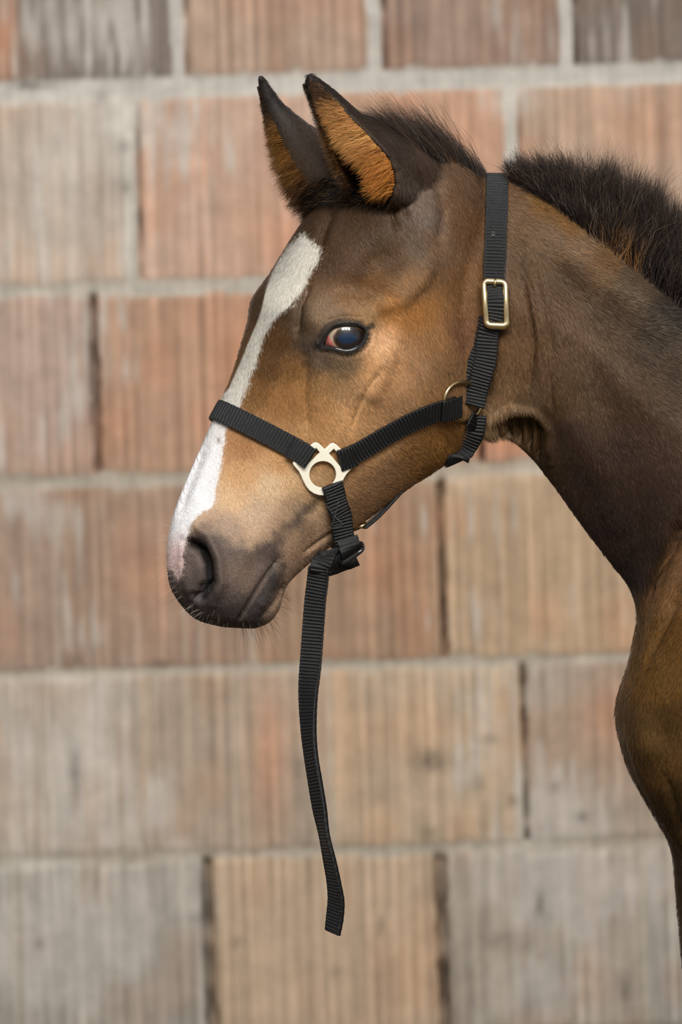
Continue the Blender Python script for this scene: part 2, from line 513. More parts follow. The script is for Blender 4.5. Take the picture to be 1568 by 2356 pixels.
def foreleg(y):
    dv = 0
    r = [(1640, 760, 1860, 760, 14, 20, 22, 20, 14, .5, y * .55),
         (1600, 980, 1930, 950, 24, 32, 34, 32, 22, .5, y * .7),
         (1548, 1200, 1950, 1180, 34, 46, 48, 42, 28, .5, y * .86),
         (1487, 1400, 1930, 1400, 42, 56, 58, 50, 32, .5, y * .95),
         (1456, 1530, 1900, 1520, 46, 60, 60, 52, 34, .5, y),
         (1427, 1640, 1870, 1620, 44, 58, 59, 52, 34, .5, y),
         (1448, 1760, 1830, 1740, 40, 54, 56, 50, 34, .5, y),
         (1482, 1832, 1815, 1830, 36, 50, 52, 46, 30, .5, y),
         (1521, 1900, 1800, 1900, 32, 45, 47, 42, 28, .5, y),
         (1554, 1962, 1790, 1970, 28, 40, 42, 38, 25, .5, y),
         (1566, 2060, 1775, 2070, 24, 35, 38, 34, 22, .5, y),
         (1580, 2230, 1750, 2240, 20, 29, 32, 28, 18, .5, y),
         (1600, 2420, 1730, 2430, 18, 24, 26, 24, 17, .5, y),
         (1595, 2560, 1732, 2565, 21, 27, 28, 26, 18, .5, y),
         (1600, 2660, 1722, 2665, 19, 25, 26, 24, 16, .5, y),
         (1622, 2760, 1704, 2765, 14, 17, 18, 17, 13, .5, y),
         (1624, 2920, 1700, 2925, 13, 15, 16, 16, 13, .5, y),
         (1608, 3030, 1706, 3040, 16, 20, 21, 20, 15, .5, y),
         (1590, 3110, 1680, 3130, 15, 18, 19, 18, 15, .5, y),
         (1560, 3180, 1680, 3185, 20, 24, 25, 24, 18, .5, y),
         (1545, GROUND_V - 8, 1690, GROUND_V - 8, 24, 29, 30, 28, 20, .5, y)]
    return r

def hindleg(y):
    r = [(2900, 1050, 3400, 1000, 20, 40, 44, 40, 24, .5, y * .6),
         (2900, 1350, 3500, 1280, 36, 56, 60, 52, 34, .5, y * .85),
         (2880, 1640, 3480, 1560, 38, 56, 58, 50, 32, .5, y),
         (2900, 1850, 3400, 1850, 30, 44, 46, 40, 26, .5, y),
         (3080, 2060, 3400, 2080, 22, 32, 34, 30, 20, .5, y),
         (3260, 2260, 3450, 2300, 17, 24, 26, 24, 15, .5, y),
         (3330, 2400, 3520, 2420, 18, 24, 26, 22, 13, .5, y),
         (3340, 2520, 3480, 2550, 17, 22, 23, 20, 14, .5, y),
         (3330, 2700, 3430, 2710, 14, 17, 18, 17, 13, .5, y),
         (3310, 2900, 3400, 2915, 13, 16, 17, 16, 13, .5, y),
         (3285, 3010, 3395, 3030, 16, 20, 21, 20, 15, .5, y),
         (3240, 3085, 3345, 3110, 15, 18, 19, 18, 15, .5, y),
         (3205, 3130, 3340, 3140, 20, 24, 25, 24, 18, .5, y),
         (3190, 3168, 3350, 3165, 24, 29, 30, 28, 20, .5, y)]
    return r

def ear_rings(centres, radii, yc, open_dir, half_open, thick=0.0056, n=26):
    """a cupped ear: C shaped sections round the ear's axis, closed into a shell"""
    C = np.array([up(c[0], c[1], y) for c, y in zip(centres, yc)])
    m = (len(C) - 1) * 6 + 1
    C = catmull(C, m); R = catmull(np.array(radii)[:, None] * .001, m)[:, 0]; HO = catmull(np.array(half_open)[:, None], m)[:, 0]
    T = np.gradient(C, axis=0); T /= np.linalg.norm(T, axis=1)[:, None]
    o = np.array(open_dir, float)
    V = []; F = []
    for i in range(m):
        a = o - T[i] * (o @ T[i]); a /= np.linalg.norm(a)
        b = np.cross(T[i], a)
        ph = np.linspace(HO[i], 2 * math.pi - HO[i], n)
        dirs = np.cos(ph)[:, None] * a + np.sin(ph)[:, None] * b
        th = min(thick, R[i] * .9)
        V.append(C[i] + dirs * R[i]); V.append(C[i] + dirs * max(R[i] - th, R[i] * .12))
    V = np.vstack(V)
    def idx(i, j, s): return (2 * i + s) * n + j
    for i in range(m - 1):
        for j in range(n - 1):
            F.append((idx(i, j, 0), idx(i, j + 1, 0), idx(i + 1, j + 1, 0), idx(i + 1, j, 0)))
            F.append((idx(i, j, 1), idx(i + 1, j, 1), idx(i + 1, j + 1, 1), idx(i, j + 1, 1)))
        for j in (0, n - 1):
            f = (idx(i, j, 0), idx(i + 1, j, 0), idx(i + 1, j, 1), idx(i, j, 1))
            F.append(f if j == 0 else f[::-1])
    for i in (0, m - 1):
        for j in range(n - 1):
            f = (idx(i, j, 0), idx(i, j, 1), idx(i, j + 1, 1), idx(i, j + 1, 0))
            F.append(f if i == 0 else f[::-1])
    return V, F, C, R, HO

NEAR_EAR = dict(centres=[(707, 172), (722, 197), (750, 234), (785, 288), (826, 345), (868, 398), (903, 438)],
                radii=[3.5, 8, 13, 20, 28, 32, 27],
                yc=[-.088, -.088, -.087, -.084, -.078, -.068, -.042],
                open_dir=(-.60, -.80, .2), half_open=[.5, .75, .95, 1.08, 1.08, 1.0, .7])
FAR_EAR = dict(centres=[(596, 174), (608, 203), (630, 250), (664, 305), (704, 360), (750, 412), (800, 455)],
               radii=[3, 6, 10, 18, 26, 31, 28],
               yc=[-.020, -.014, -.008, -.002, .004, .008, .012],
               open_dir=(-.93, .10, .32), half_open=[.5, .7, .85, .95, .95, .9, .7])

parts = [loft(head, 6, 64, PSI), loft(neck, 6, 56), loft(foreleg(-64), 5, 36), loft(foreleg(70), 5, 36),
         loft(hindleg(-80), 4, 32), loft(hindleg(84), 4, 32)]
e1 = ear_rings(**NEAR_EAR); e2 = ear_rings(**FAR_EAR)
parts += [e1[:2], e2[:2]]
# the bulb at the back of each ear, where it runs into the poll
parts.append(loft([(800, 290, 816, 278, 2, 3, 4, 3, 2, .5, -84), (822, 318, 858, 290, 6, 10, 11, 10, 6, .5, -81), (850, 358, 912, 318, 10, 17, 19, 16, 9, .5, -74),
                   (880, 405, 964, 358, 14, 22, 24, 20, 11, .5, -64), (905, 440, 1008, 395, 14, 22, 25, 22, 12, .5, -50), (930, 470, 1030, 440, 8, 14, 16, 14, 8, .5, -40)], 6, 28))
parts.append(loft([(680, 290, 700, 280, 2, 4, 5, 4, 2, .5, 0), (706, 325, 750, 305, 8, 12, 13, 11, 6, .5, 6), (740, 370, 815, 330, 11, 17, 19, 16, 9, .5, 14), (790, 420, 880, 370, 12, 18, 20, 18, 10, .5, 22)], 6, 28))

def remesh(parts, voxel):
    V = []; F = []; off = 0
    for v, f in parts:
        V.append(v); F += [tuple(i + off for i in x) for x in f]; off += len(v)
    me = bpy.data.meshes.new('tmp'); me.from_pydata(np.vstack(V).tolist(), [], F); me.update()
    ob = bpy.data.objects.new('tmp', me); scene.collection.objects.link(ob)
    md = ob.modifiers.new('r', 'REMESH'); md.mode = 'VOXEL'; md.voxel_size = voxel; md.adaptivity = 0
    dg = bpy.context.evaluated_depsgraph_get(); dg.update()
    ev = ob.evaluated_get(dg).to_mesh()
    co = np.empty(len(ev.vertices) * 3); ev.vertices.foreach_get('co', co)
    ev.calc_loop_triangles()
    tr = np.empty(len(ev.loop_triangles) * 3, dtype=np.int32); ev.loop_triangles.foreach_get('vertices', tr)
    co = co.reshape(-1, 3).copy(); tr = tr.reshape(-1, 3).copy()
    ob.evaluated_get(dg).to_mesh_clear()
    bpy.data.objects.remove(ob); bpy.data.meshes.remove(me)
    return co, tr

def edges_of(T):
    E = np.vstack([T[:, [0, 1]], T[:, [1, 2]], T[:, [2, 0]]]); E.sort(axis=1)
    return np.unique(E, axis=0)

def laplace(V, T, w, it, lam=.5, mu=None):
    E = edges_of(T); n = len(V)
    deg = np.bincount(E.ravel(), minlength=n).astype(float)[:, None]
    a, b = E[:, 0], E[:, 1]
    w = np.broadcast_to(np.asarray(w, float), (n,))[:, None]
    for k in range(it):
        for l in ([lam] if mu is None else [lam, mu]):
            S_ = np.stack([np.bincount(a, V[b, c], n) + np.bincount(b, V[a, c], n) for c in range(3)], 1)
            V = V + l * w * (S_ / np.maximum(deg, 1) - V)
    return V

def refine(V, T, mask):
    E = edges_of(T); n = len(V)
    mk = mask[E[:, 0]] & mask[E[:, 1]]
    M = E[mk]
    key = M[:, 0].astype(np.int64) * n + M[:, 1]
    o = np.argsort(key); key = key[o]; M = M[o]
    V2 = np.vstack([V, (V[M[:, 0]] + V[M[:, 1]]) / 2])
    def mid(a, b):
        lo = np.minimum(a, b).astype(np.int64); hi = np.maximum(a, b)
        k = lo * n + hi
        i = np.searchsorted(key, k); i2 = np.minimum(i, len(key) - 1)
        return np.where(key[i2] == k, n + i2, -1)
    m0, m1, m2 = mid(T[:, 0], T[:, 1]), mid(T[:, 1], T[:, 2]), mid(T[:, 2], T[:, 0])
    cnt = (m0 >= 0).astype(int) + (m1 >= 0) + (m2 >= 0)
    out = [T[cnt == 0]]
    k = cnt == 3
    a, b, c = T[k].T; x, y, z = m0[k], m1[k], m2[k]
    out += [np.stack(q, 1) for q in ((a, x, z), (x, b, y), (z, y, c), (x, y, z))]
    for r in range(3):
        Tr = np.roll(T, -r, axis=1); mr = [m0, m1, m2]; p, q, s = mr[r], mr[(r + 1) % 3], mr[(r + 2) % 3]
        k = (cnt == 1) & (p >= 0)
        a, b, c = Tr[k].T; x = p[k]
        out += [np.stack((a, x, c), 1), np.stack((x, b, c), 1)]
        k = (cnt == 2) & (s < 0)
        a, b, c = Tr[k].T; x, y = p[k], q[k]
        out += [np.stack((x, b, y), 1), np.stack((a, x, y), 1), np.stack((a, y, c), 1)]
    return V2, np.vstack(out)

def normals(V, T):
    n = np.cross(V[T[:, 1]] - V[T[:, 0]], V[T[:, 2]] - V[T[:, 0]])
    o = np.stack([sum(np.bincount(T[:, j], n[:, c], len(V)) for j in range(3)) for c in range(3)], 1)
    return o / np.maximum(np.linalg.norm(o, axis=1), 1e-12)[:, None]

def mirrored(V):
    """near-side picture coordinates of every point: the far half is folded over the foal's own middle plane"""
    P = V.copy()
    q = (P[:, 0] - XP) * NL[0] + P[:, 1] * NL[1]
    head_far = (P[:, 0] < XP) & (q > 0)
    P[head_far] -= 2 * q[head_far, None] * NL
    nf = (P[:, 0] >= XP) & (P[:, 1] > 0)
    P[nf, 1] *= -1
    far = head_far | nf
    u, v = to_px(P)
    return u, v, far, q

V, T = remesh(parts, 0.003)
V = laplace(V, T, 1.0, 3, .5, -.52)
u, v = to_px(V)
V = laplace(V, T, np.where(v > 1, 1, 0) * (u > 940) * smooth01((v - 380) / 60), 6, .5)
u, v, far, q = mirrored(V)
V, T = refine(V, T, (u < 1640) & (v < 2420))
V = laplace(V, T, 1.0, 2, .5, -.51)
u, v, far, q = mirrored(V)
V, T = refine(V, T, (u < 1310) & (v < 1480) & ~((u > 1180) & (far)) & (v > 430))
V = laplace(V, T, 1.0, 2, .5, -.51)
u, v, far, q = mirrored(V)
V, T = refine(V, T, ~far & ((np.hypot(u - 795, v - 780) < 85) | (((u < 520) & (v > 1190)) | ((u < 670) & (v > 1270)))))
V = laplace(V, T, 1.0, 2, .5, -.51)

G, LN = 'g', 'l'
brushes = [
    # orbit, eye and the bones of the face (mm, outward)
    (G, 795, 775, 78, 62, 0, 6.5),
    (LN, [(702, 775), (715, 715), (755, 678), (815, 662), (870, 680), (905, 712)], 24, 3.5),
    (LN, [(860, 715), (920, 690), (965, 645), (990, 600)], 20, 4.0),
    (G, 870, 600, 70, 45, -20, -5.5),
    (G, 935, 560, 30, 60, 0, -3.0),
    (LN, [(915, 745), (895, 800), (868, 870), (842, 930)], 26, 3.6),
    (LN, [(872, 850), (845, 895), (822, 945), (806, 990)], 9, -1.9),
    (LN, [(703, 820), (699, 900), (704, 990)], 11, -2.3),
    (LN, [(728, 820), (735, 880), (728, 950)], 12, 1.3),
    (LN, [(755, 738), (785, 727), (825, 731)], 4, -.9),
    (LN, [(762, 748), (790, 737), (830, 741)], 5, .7),
    (LN, [(712, 650), (692, 700), (686, 765)], 10, -4.0),
    (LN, [(765, 480), (748, 520), (735, 570)], 12, -3.2),
    (G, 690, 600, 50, 70, 20, 1.5),
    (G, 985, 850, 95, 150, 10, 4.5),
    (G, 960, 470, 45, 60, 0, 4.0),
    (LN, [(895, 470), (905, 500), (915, 525)], 7, -2.2),
    (LN, [(925, 465), (935, 500)], 6, -1.8),
    (LN, [(1010, 560), (1020, 480), (1000, 400)], 14, -2.2),
    (LN, [(1128, 560), (1118, 700), (1122, 850), (1112, 960)], 24, -5.0),
    (LN, [(700, 1190), (740, 1160), (790, 1120)], 22, -1.6),
    (LN, [(700, 1270), (735, 1245), (765, 1225)], 6, -1.6),
    (G, 640, 1110, 60, 60, 0, 1.8),
    (LN, [(470, 1030), (436, 1110), (412, 1180)], 12, -1.5),
    (LN, [(500, 1010), (470, 1090), (440, 1170)], 14, 1.8),
    # nostril
    (LN, [(428, 1226), (452, 1212), (480, 1235), (502, 1285), (508, 1340), (492, 1385)], 13, 3.6),
    (LN, [(424, 1240), (420, 1300), (430, 1350), (452, 1385)], 12, 2.2),
    (G, 448, 1290, 17, 38, 10, -1.0),
    (LN, [(440, 1247), (464, 1260), (480, 1298), (483, 1340), (470, 1370)], 9, -13.0),
    (LN, [(462, 1262), (478, 1300), (480, 1340), (466, 1368)], 15, -4.0),
    (LN, [(430, 1250), (450, 1250), (465, 1275)], 9, -3.5),
    (LN, [(470, 1345), (460, 1375), (445, 1368)], 9, -6.0),
    # mouth
    (LN, [(633, 1296), (618, 1314), (597, 1345), (580, 1372), (562, 1402), (540, 1440)], 4.5, -4.0),
    (LN, [(645, 1300), (628, 1335), (612, 1370), (596, 1405)], 14, 2.8),
    (LN, [(610, 1300), (585, 1340), (560, 1380)], 14, 1.2),
    (LN, [(652, 1345), (640, 1375), (620, 1400), (600, 1418)], 6, -2.2),
    (G, 636, 1290, 10, 10, 0, -1.5),
    (G, 520, 1395, 50, 22, 0, 2.0),
    # throat and neck
    (G, 1205, 985, 52, 36, 0, -6.0),
    (LN, [(1130, 960), (1175, 938), (1225, 950), (1258, 985), (1262, 1060)], 12, 3.5),
    (LN, [(1143, 965), (1146, 1010)], 5.5, -4.5), (LN, [(1163, 958), (1168, 1015)], 5.5, -4.5), (LN, [(1186, 956), (1192, 1020)], 5.5, -4.5),
    (LN, [(1208, 958), (1215, 1030)], 5.5, -4.5), (LN, [(1232, 968), (1236, 1050)], 5.5, -4.5),
    (LN, [(1205, 640), (1216, 700), (1226, 760), (1224, 830), (1214, 880)], 5.5, -1.9),
    (LN, [(1192, 600), (1212, 650), (1224, 700), (1240, 780), (1238, 860)], 6, 1.2),
    (LN, [(1245, 640), (1262, 730), (1266, 800)], 7, -1.2),
    (LN, [(1262, 860), (1268, 930)], 6, -1.2),
    (LN, [(1195, 470), (1270, 540), (1350, 610), (1430, 660), (1520, 730)], 40, 4.0),
    (LN, [(1230, 580), (1330, 690), (1440, 780), (1568, 840)], 38, -2.8),
    (LN, [(1300, 760), (1370, 860), (1400, 960)], 34, -2.0),
    (LN, [(1290, 930), (1370, 1080), (1450, 1240)], 40, 2.5),
    (LN, [(1568, 1185), (1535, 1270), (1500, 1340), (1474, 1400), (1466, 1450)], 15, -8.5),
    (LN, [(1568, 1360), (1535, 1425), (1500, 1490), (1478, 1540)], 12, -3.5),
    (LN, [(1568, 1260), (1525, 1370), (1490, 1440)], 16, 3.0),
    (G, 1480, 1690, 36, 60, -20, 3.0),
    (LN, [(1530, 1780), (1550, 1850), (1568, 1920)], 10, -3.0),
]
def sculpt(V, T):
    n = normals(V, T)
    ns = laplace(n, T, 1, 6, .6)
    ns /= np.maximum(np.linalg.norm(ns, axis=1), 1e-9)[:, None]
    u, v, far, q = mirrored(V)
    d = np.zeros(len(V))
    act = (u < 1700) & (v < 2200) & (v > 150)
    uu, vv = u[act], v[act]
    dd = np.zeros(len(uu))
    for b in brushes:
        if b[0] == G:
            _, cu, cv, ru, rv, ang, amp = b
            a = math.radians(ang); x = (uu - cu) * math.cos(a) + (vv - cv) * math.sin(a); y = -(uu - cu) * math.sin(a) + (vv - cv) * math.cos(a)
            dd += 1.15 * amp * np.exp(-(x / ru) ** 2 - (y / rv) ** 2)
        else:
            _, poly, w, amp = b
            k = (uu > min(p[0] for p in poly) - 3 * w) & (uu < max(p[0] for p in poly) + 3 * w) & (vv > min(p[1] for p in poly) - 3 * w) & (vv < max(p[1] for p in poly) + 3 * w)
            r, al = seg_dist(uu[k], vv[k], poly)
            tap = smooth01(np.minimum(al, 1 - al) / .15) * .6 + .4
            dd[k] += 1.25 * amp * tap * np.exp(-(r / w) ** 2)
    d[act] = dd * .001
    # faces turned sideways take the strokes, the silhouette keeps its outline
    side = np.abs(n @ NL)
    d *= smooth01((side - .12) / .45)
    return V + ns * d[:, None]
# ears are left out of the sculpting
isear = np.zeros(len(V), bool)
V0 = V.copy()
V = sculpt(V, T)
u, v, far, q = mirrored(V0)
earzone = (V0[:, 2] > up(0, 440)[2]) & (u < 880) & ((u < 700) | (v < 430))
V[earzone] = V0[earzone]

# ------------------------------------------------------------------ the eye: opening in the skin
EYE_LID = [(741, 795), (747, 780), (756, 764), (768, 754), (785, 748.5), (803, 747), (820, 749), (833, 755), (840, 763), (841, 773), (838, 783),
           (830, 793), (819, 801), (806, 806), (792, 807), (776, 803), (762, 799), (750, 798)]
def closed_spline(pts, n):
    P = np.array(pts + pts[:3], float)
    m = len(pts)
    out = []
    for t in np.linspace(0, m, n, endpoint=False):
        i = int(t); f = t - i
        p0, p1, p2, p3 = P[i % m], P[(i + 1) % m], P[(i + 2) % m], P[(i + 3) % m]
        out.append(.5 * ((2 * p1) + (-p0 + p2) * f + (2 * p0 - 5 * p1 + 4 * p2 - p3) * f * f + (-p0 + 3 * p1 - 3 * p2 + p3) * f ** 3))
    return np.array(out)
lid = closed_spline(EYE_LID, 72)
bvh0 = BVHTree.FromPolygons([Vector(p) for p in V], [tuple(t) for t in T[:, :3].tolist()])
def hit(u, v, bvh=None):
    """the foal's near surface seen at a picture point, and its normal"""
    a = Vector((0, -D, 0)); b = Vector(up(u, v, 0))
    loc, nor, i, dist = (bvh or bvh0).ray_cast(a, (b - a).normalized())
    if loc is None: return None, None
    nn = np.array(nor)
    if nn @ np.array(b - a) > 0: nn = -nn
    return np.array(loc), nn
pe, ne = hit(795, 777)
fr = np.zeros(3); cnt = 0
for du, dv_ in ((0, 0), (40, 0), (-40, 0), (0, 30), (0, -30)):
    p_, n_ = hit(795 + du, 777 + dv_)
    fr += n_; cnt += 1
ne = fr / np.linalg.norm(fr)
EYE_R = 0.0215
eye_c = pe - ne * (EYE_R + 0.0006)
u, v, far, q = mirrored(V)
sd = np.full(len(V), -1e3)
k = (np.abs(u - 795) < 110) & (np.abs(v - 777) < 90)
sd[k] = signed(u[k], v[k], [tuple(p) for p in lid])
nrm = normals(V, T)
inward = np.where(far[:, None], (ne - 2 * (ne @ NL) * NL)[None], ne[None])
V = V + inward * (smooth01((sd + 1.5) / 7.0) * -0.0135)[:, None]
V = V + inward * (np.exp(-((sd + 5) / 6.0) ** 2) * .0011)[:, None]

# ------------------------------------------------------------------ coat colours, with cheek highlight and throat shade painted in
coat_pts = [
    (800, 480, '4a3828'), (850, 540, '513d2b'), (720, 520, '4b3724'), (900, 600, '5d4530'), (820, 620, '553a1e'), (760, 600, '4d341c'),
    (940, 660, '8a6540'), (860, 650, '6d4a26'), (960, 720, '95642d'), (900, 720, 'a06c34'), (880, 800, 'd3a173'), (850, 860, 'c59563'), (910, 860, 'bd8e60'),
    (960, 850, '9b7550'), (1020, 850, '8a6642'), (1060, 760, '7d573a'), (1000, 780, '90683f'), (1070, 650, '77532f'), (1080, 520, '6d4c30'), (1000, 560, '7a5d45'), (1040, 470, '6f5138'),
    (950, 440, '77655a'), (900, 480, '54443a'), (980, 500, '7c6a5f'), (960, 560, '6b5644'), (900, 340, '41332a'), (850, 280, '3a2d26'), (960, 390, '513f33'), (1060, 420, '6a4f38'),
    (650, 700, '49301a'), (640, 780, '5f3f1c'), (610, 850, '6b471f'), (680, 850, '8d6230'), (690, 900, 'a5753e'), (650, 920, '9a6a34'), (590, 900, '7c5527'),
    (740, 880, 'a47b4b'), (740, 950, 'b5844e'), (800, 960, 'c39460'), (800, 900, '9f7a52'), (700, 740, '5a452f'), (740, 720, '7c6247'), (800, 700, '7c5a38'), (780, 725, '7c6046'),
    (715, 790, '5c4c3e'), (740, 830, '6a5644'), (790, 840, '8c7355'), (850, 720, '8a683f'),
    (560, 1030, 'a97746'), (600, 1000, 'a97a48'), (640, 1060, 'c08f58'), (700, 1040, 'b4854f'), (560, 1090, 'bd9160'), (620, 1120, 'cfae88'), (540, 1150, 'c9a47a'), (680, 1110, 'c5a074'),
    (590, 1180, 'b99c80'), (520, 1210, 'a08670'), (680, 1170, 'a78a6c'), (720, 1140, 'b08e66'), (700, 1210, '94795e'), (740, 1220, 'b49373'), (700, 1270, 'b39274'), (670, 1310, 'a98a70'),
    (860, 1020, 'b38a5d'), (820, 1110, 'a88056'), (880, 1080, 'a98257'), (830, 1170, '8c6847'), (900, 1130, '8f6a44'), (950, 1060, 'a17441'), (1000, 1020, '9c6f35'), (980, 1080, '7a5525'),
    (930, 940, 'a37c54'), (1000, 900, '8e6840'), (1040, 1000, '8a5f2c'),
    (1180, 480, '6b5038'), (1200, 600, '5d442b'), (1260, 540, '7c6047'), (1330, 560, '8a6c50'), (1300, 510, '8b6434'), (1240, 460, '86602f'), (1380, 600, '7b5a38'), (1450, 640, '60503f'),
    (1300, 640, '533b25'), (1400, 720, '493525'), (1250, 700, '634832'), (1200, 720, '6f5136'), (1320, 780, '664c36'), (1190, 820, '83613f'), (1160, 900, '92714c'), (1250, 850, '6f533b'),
    (1130, 960, 'a58561'), (1200, 925, '86694c'), (1190, 985, '51391f'), (1235, 1000, '4a3316'), (1300, 900, '62492f'), (1400, 880, '57402f'), (1500, 780, '3a2c22'), (1550, 720, '35302e'),  # throat folds: their shade is painted into the coat colour
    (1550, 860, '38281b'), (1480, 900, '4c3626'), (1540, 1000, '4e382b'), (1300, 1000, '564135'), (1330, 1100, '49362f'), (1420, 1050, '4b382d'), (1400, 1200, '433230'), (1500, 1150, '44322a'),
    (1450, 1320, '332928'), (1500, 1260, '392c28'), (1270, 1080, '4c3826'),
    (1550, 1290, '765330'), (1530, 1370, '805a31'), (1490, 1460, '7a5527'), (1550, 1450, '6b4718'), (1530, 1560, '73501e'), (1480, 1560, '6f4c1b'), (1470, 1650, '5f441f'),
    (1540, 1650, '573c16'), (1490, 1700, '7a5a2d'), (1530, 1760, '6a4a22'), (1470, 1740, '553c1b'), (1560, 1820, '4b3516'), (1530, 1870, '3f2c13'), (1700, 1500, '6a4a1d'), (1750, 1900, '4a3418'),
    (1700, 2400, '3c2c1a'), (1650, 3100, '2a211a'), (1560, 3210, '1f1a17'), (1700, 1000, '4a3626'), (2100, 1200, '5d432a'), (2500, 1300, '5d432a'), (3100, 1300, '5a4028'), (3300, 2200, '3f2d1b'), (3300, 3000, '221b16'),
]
CP = np.array([(a, b) for a, b, _ in coat_pts], float); CC = np.array([lin(c) for *_, c in coat_pts])
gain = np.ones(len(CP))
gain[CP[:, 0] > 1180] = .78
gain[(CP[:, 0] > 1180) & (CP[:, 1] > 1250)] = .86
gain[(CP[:, 0] > 790) & (CP[:, 0] < 1010) & (CP[:, 1] > 690) & (CP[:, 1] < 1010)] = 1.22  # cheek points lifted: the pale sheen is painted into the coat
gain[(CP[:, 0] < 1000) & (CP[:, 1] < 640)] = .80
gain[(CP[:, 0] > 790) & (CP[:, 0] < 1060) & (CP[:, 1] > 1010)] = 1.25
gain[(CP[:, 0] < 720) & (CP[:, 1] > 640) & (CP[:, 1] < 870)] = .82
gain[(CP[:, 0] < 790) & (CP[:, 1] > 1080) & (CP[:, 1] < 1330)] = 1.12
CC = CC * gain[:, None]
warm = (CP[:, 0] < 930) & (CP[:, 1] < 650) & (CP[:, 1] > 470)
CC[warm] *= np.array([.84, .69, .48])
def idw(u, v, P, A, power=3.2):
    out = np.zeros((len(u), A.shape[1]))
    for s in range(0, len(u), 20000):
        d2 = (u[s:s + 20000, None] - P[:, 0]) ** 2 + (v[s:s + 20000, None] - P[:, 1]) ** 2 + 350.0
        w = d2 ** (-power / 2)
        out[s:s + 20000] = (w @ A) / w.sum(1)[:, None]
    return out
BLAZE = [(700, 537), (722, 560), (742, 572), (738, 590), (722, 615), (700, 660), (670, 700), (630, 735), (606, 775), (590, 830), (572, 880), (556, 925),
         (540, 960), (520, 985), (514, 1030), (506, 1080), (497, 1130), (487, 1168), (462, 1180), (446, 1195), (436, 1222), (424, 1252), (420, 1290), (418, 1325), (408, 1335),
         (396, 1310), (300, 1300), (300, 1000), (470, 880), (560, 760), (590, 700), (608, 655), (640, 600), (668, 560), (690, 540)]
def coat_colour(P, far, jitter=0.0):
    """coat colour, painted highlight and shade included, at points of the foal (near-side picture coordinates, far half folded over)"""
    Q = P.copy()
    u, v, far, q = mirrored(Q)
    if jitter:
        u = u + rng.normal(0, jitter, len(u)); v = v + rng.normal(0, jitter, len(v))
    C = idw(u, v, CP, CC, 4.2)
    C = C * .91 + .09 * C.mean(1)[:, None]
    # dark hairless muzzle
    w = np.zeros(len(u))
    MUZ = [(436, 1215), (470, 1205), (520, 1235), (575, 1255), (640, 1215), (700, 1165), (735, 1145), (700, 1190), (655, 1240), (650, 1300), (652, 1350), (640, 1385), (600, 1470), (400, 1500), (360, 1350), (360, 1225), (415, 1225)]
    k = (u < 800) & (v > 1050)
    s = signed(u[k], v[k], MUZ) + 10 * vnoise(u[k] / 18, v[k] / 18, 61)
    w[k] = smooth01((s + 14) / 38)
    mz = lin('5b4f49') + (lin('3f3837') - lin('5b4f49')) * smooth01((v - 1290) / 110)[:, None]
    g = np.exp(-((u - 560) / 50) ** 2 - ((v - 1320) / 45) ** 2)[:, None] * .55
    mz = mz * (1 - g) + lin('8f7767') * g
    g = np.exp(-((u - 625) / 20) ** 2 - ((v - 1395) / 26) ** 2)[:, None] * .5
    mz = mz * (1 - g) + lin('8a7162') * g
    d, _ = seg_dist(u, v, [(633, 1296), (597, 1345), (562, 1402), (540, 1440)])
    g = (np.exp(-((d - 4) / 2.5) ** 2) * .10 * (u < 640))[:, None]
    mz = mz * (1 - g) + lin('9a8268') * g
    d, _ = seg_dist(u, v, [(643, 1302), (628, 1340), (606, 1385), (590, 1412)])
    g = (smooth01((22 - d) / 12) * .8)[:, None]
    mz = mz * (1 - g) + lin('3a3636') * g
    w = np.maximum(w, g[:, 0])
    C = C * (1 - w[:, None]) + mz * w[:, None]
    # white blaze, pink towards the nostril
    k = (u < 800) & (v < 1400) & (v > 480)
    s = np.full(len(u), -99.0); s[k] = signed(u[k], v[k], BLAZE) + 3.0 * vnoise(u[k] / 7, v[k] / 7, 62)
    w = smooth01((s + 3) / 6)[:, None]
    ua, va = to_px(P)
    qn = (P[:, 0] - XP) * NL[0] + P[:, 1] * NL[1]
    ledge = np.interp(va, [530, 562, 600, 650, 700, 740, 790, 835, 890, 940, 980], [690, 663, 640, 618, 604, 592, 570, 552, 528, 480, 300])
    w = w * np.where(far, smooth01((ua - ledge) / 5 + .5) * smooth01((.034 - qn) / .006), smooth01((ua - ledge) / 5 + .5))[:, None]
    t = smooth01((v - 880) / 200)[:, None]
    wh = lin('cfc9bd') * (1 - t) + lin('ebe8e7') * t
    pk = smooth01((v - 1200) / 80)[:, None]
    wh = wh * (1 - pk) + lin('dfc2bb') * pk
    spot = (.8 * np.exp(-((u - 502) / 5) ** 2 - ((v - 1013) / 9) ** 2))[:, None]
    wh = wh * (1 - spot) + lin('5d4a38') * spot
    C = C * (1 - w) + wh * w
    # black skin round the eye
    k = (np.abs(u - 790) < 110) & (np.abs(v - 777) < 80)
    s = np.full(len(u), -99.0); s[k] = signed(u[k], v[k], [tuple(p) for p in lid])
    w = smooth01((s + 17) / 13)[:, None]
    e1_, _ = seg_dist(u, v, [(741, 795), (728, 797), (722, 792)])
    e2_, _ = seg_dist(u, v, [(838, 760), (855, 748)])
    e3_, _ = seg_dist(u, v, [(735, 775), (750, 750), (780, 738), (830, 742)])
    w = np.maximum(w, smooth01((13 - np.minimum(e1_, e2_)) / 12)[:, None])
    w = np.maximum(w, .85 * smooth01((11 - e3_) / 10)[:, None])
    C = C * (1 - w) + lin('1c1918') * w
    d, _ = seg_dist(u, v, [(440, 1247), (464, 1260), (480, 1298), (483, 1340), (470, 1370)])
    w = (smooth01((13 - d) / 9) * (u < 520) * .95)[:, None]
    C = C * (1 - w) + lin('120f0e') * w
    return np.clip(C, 0.002, 1)

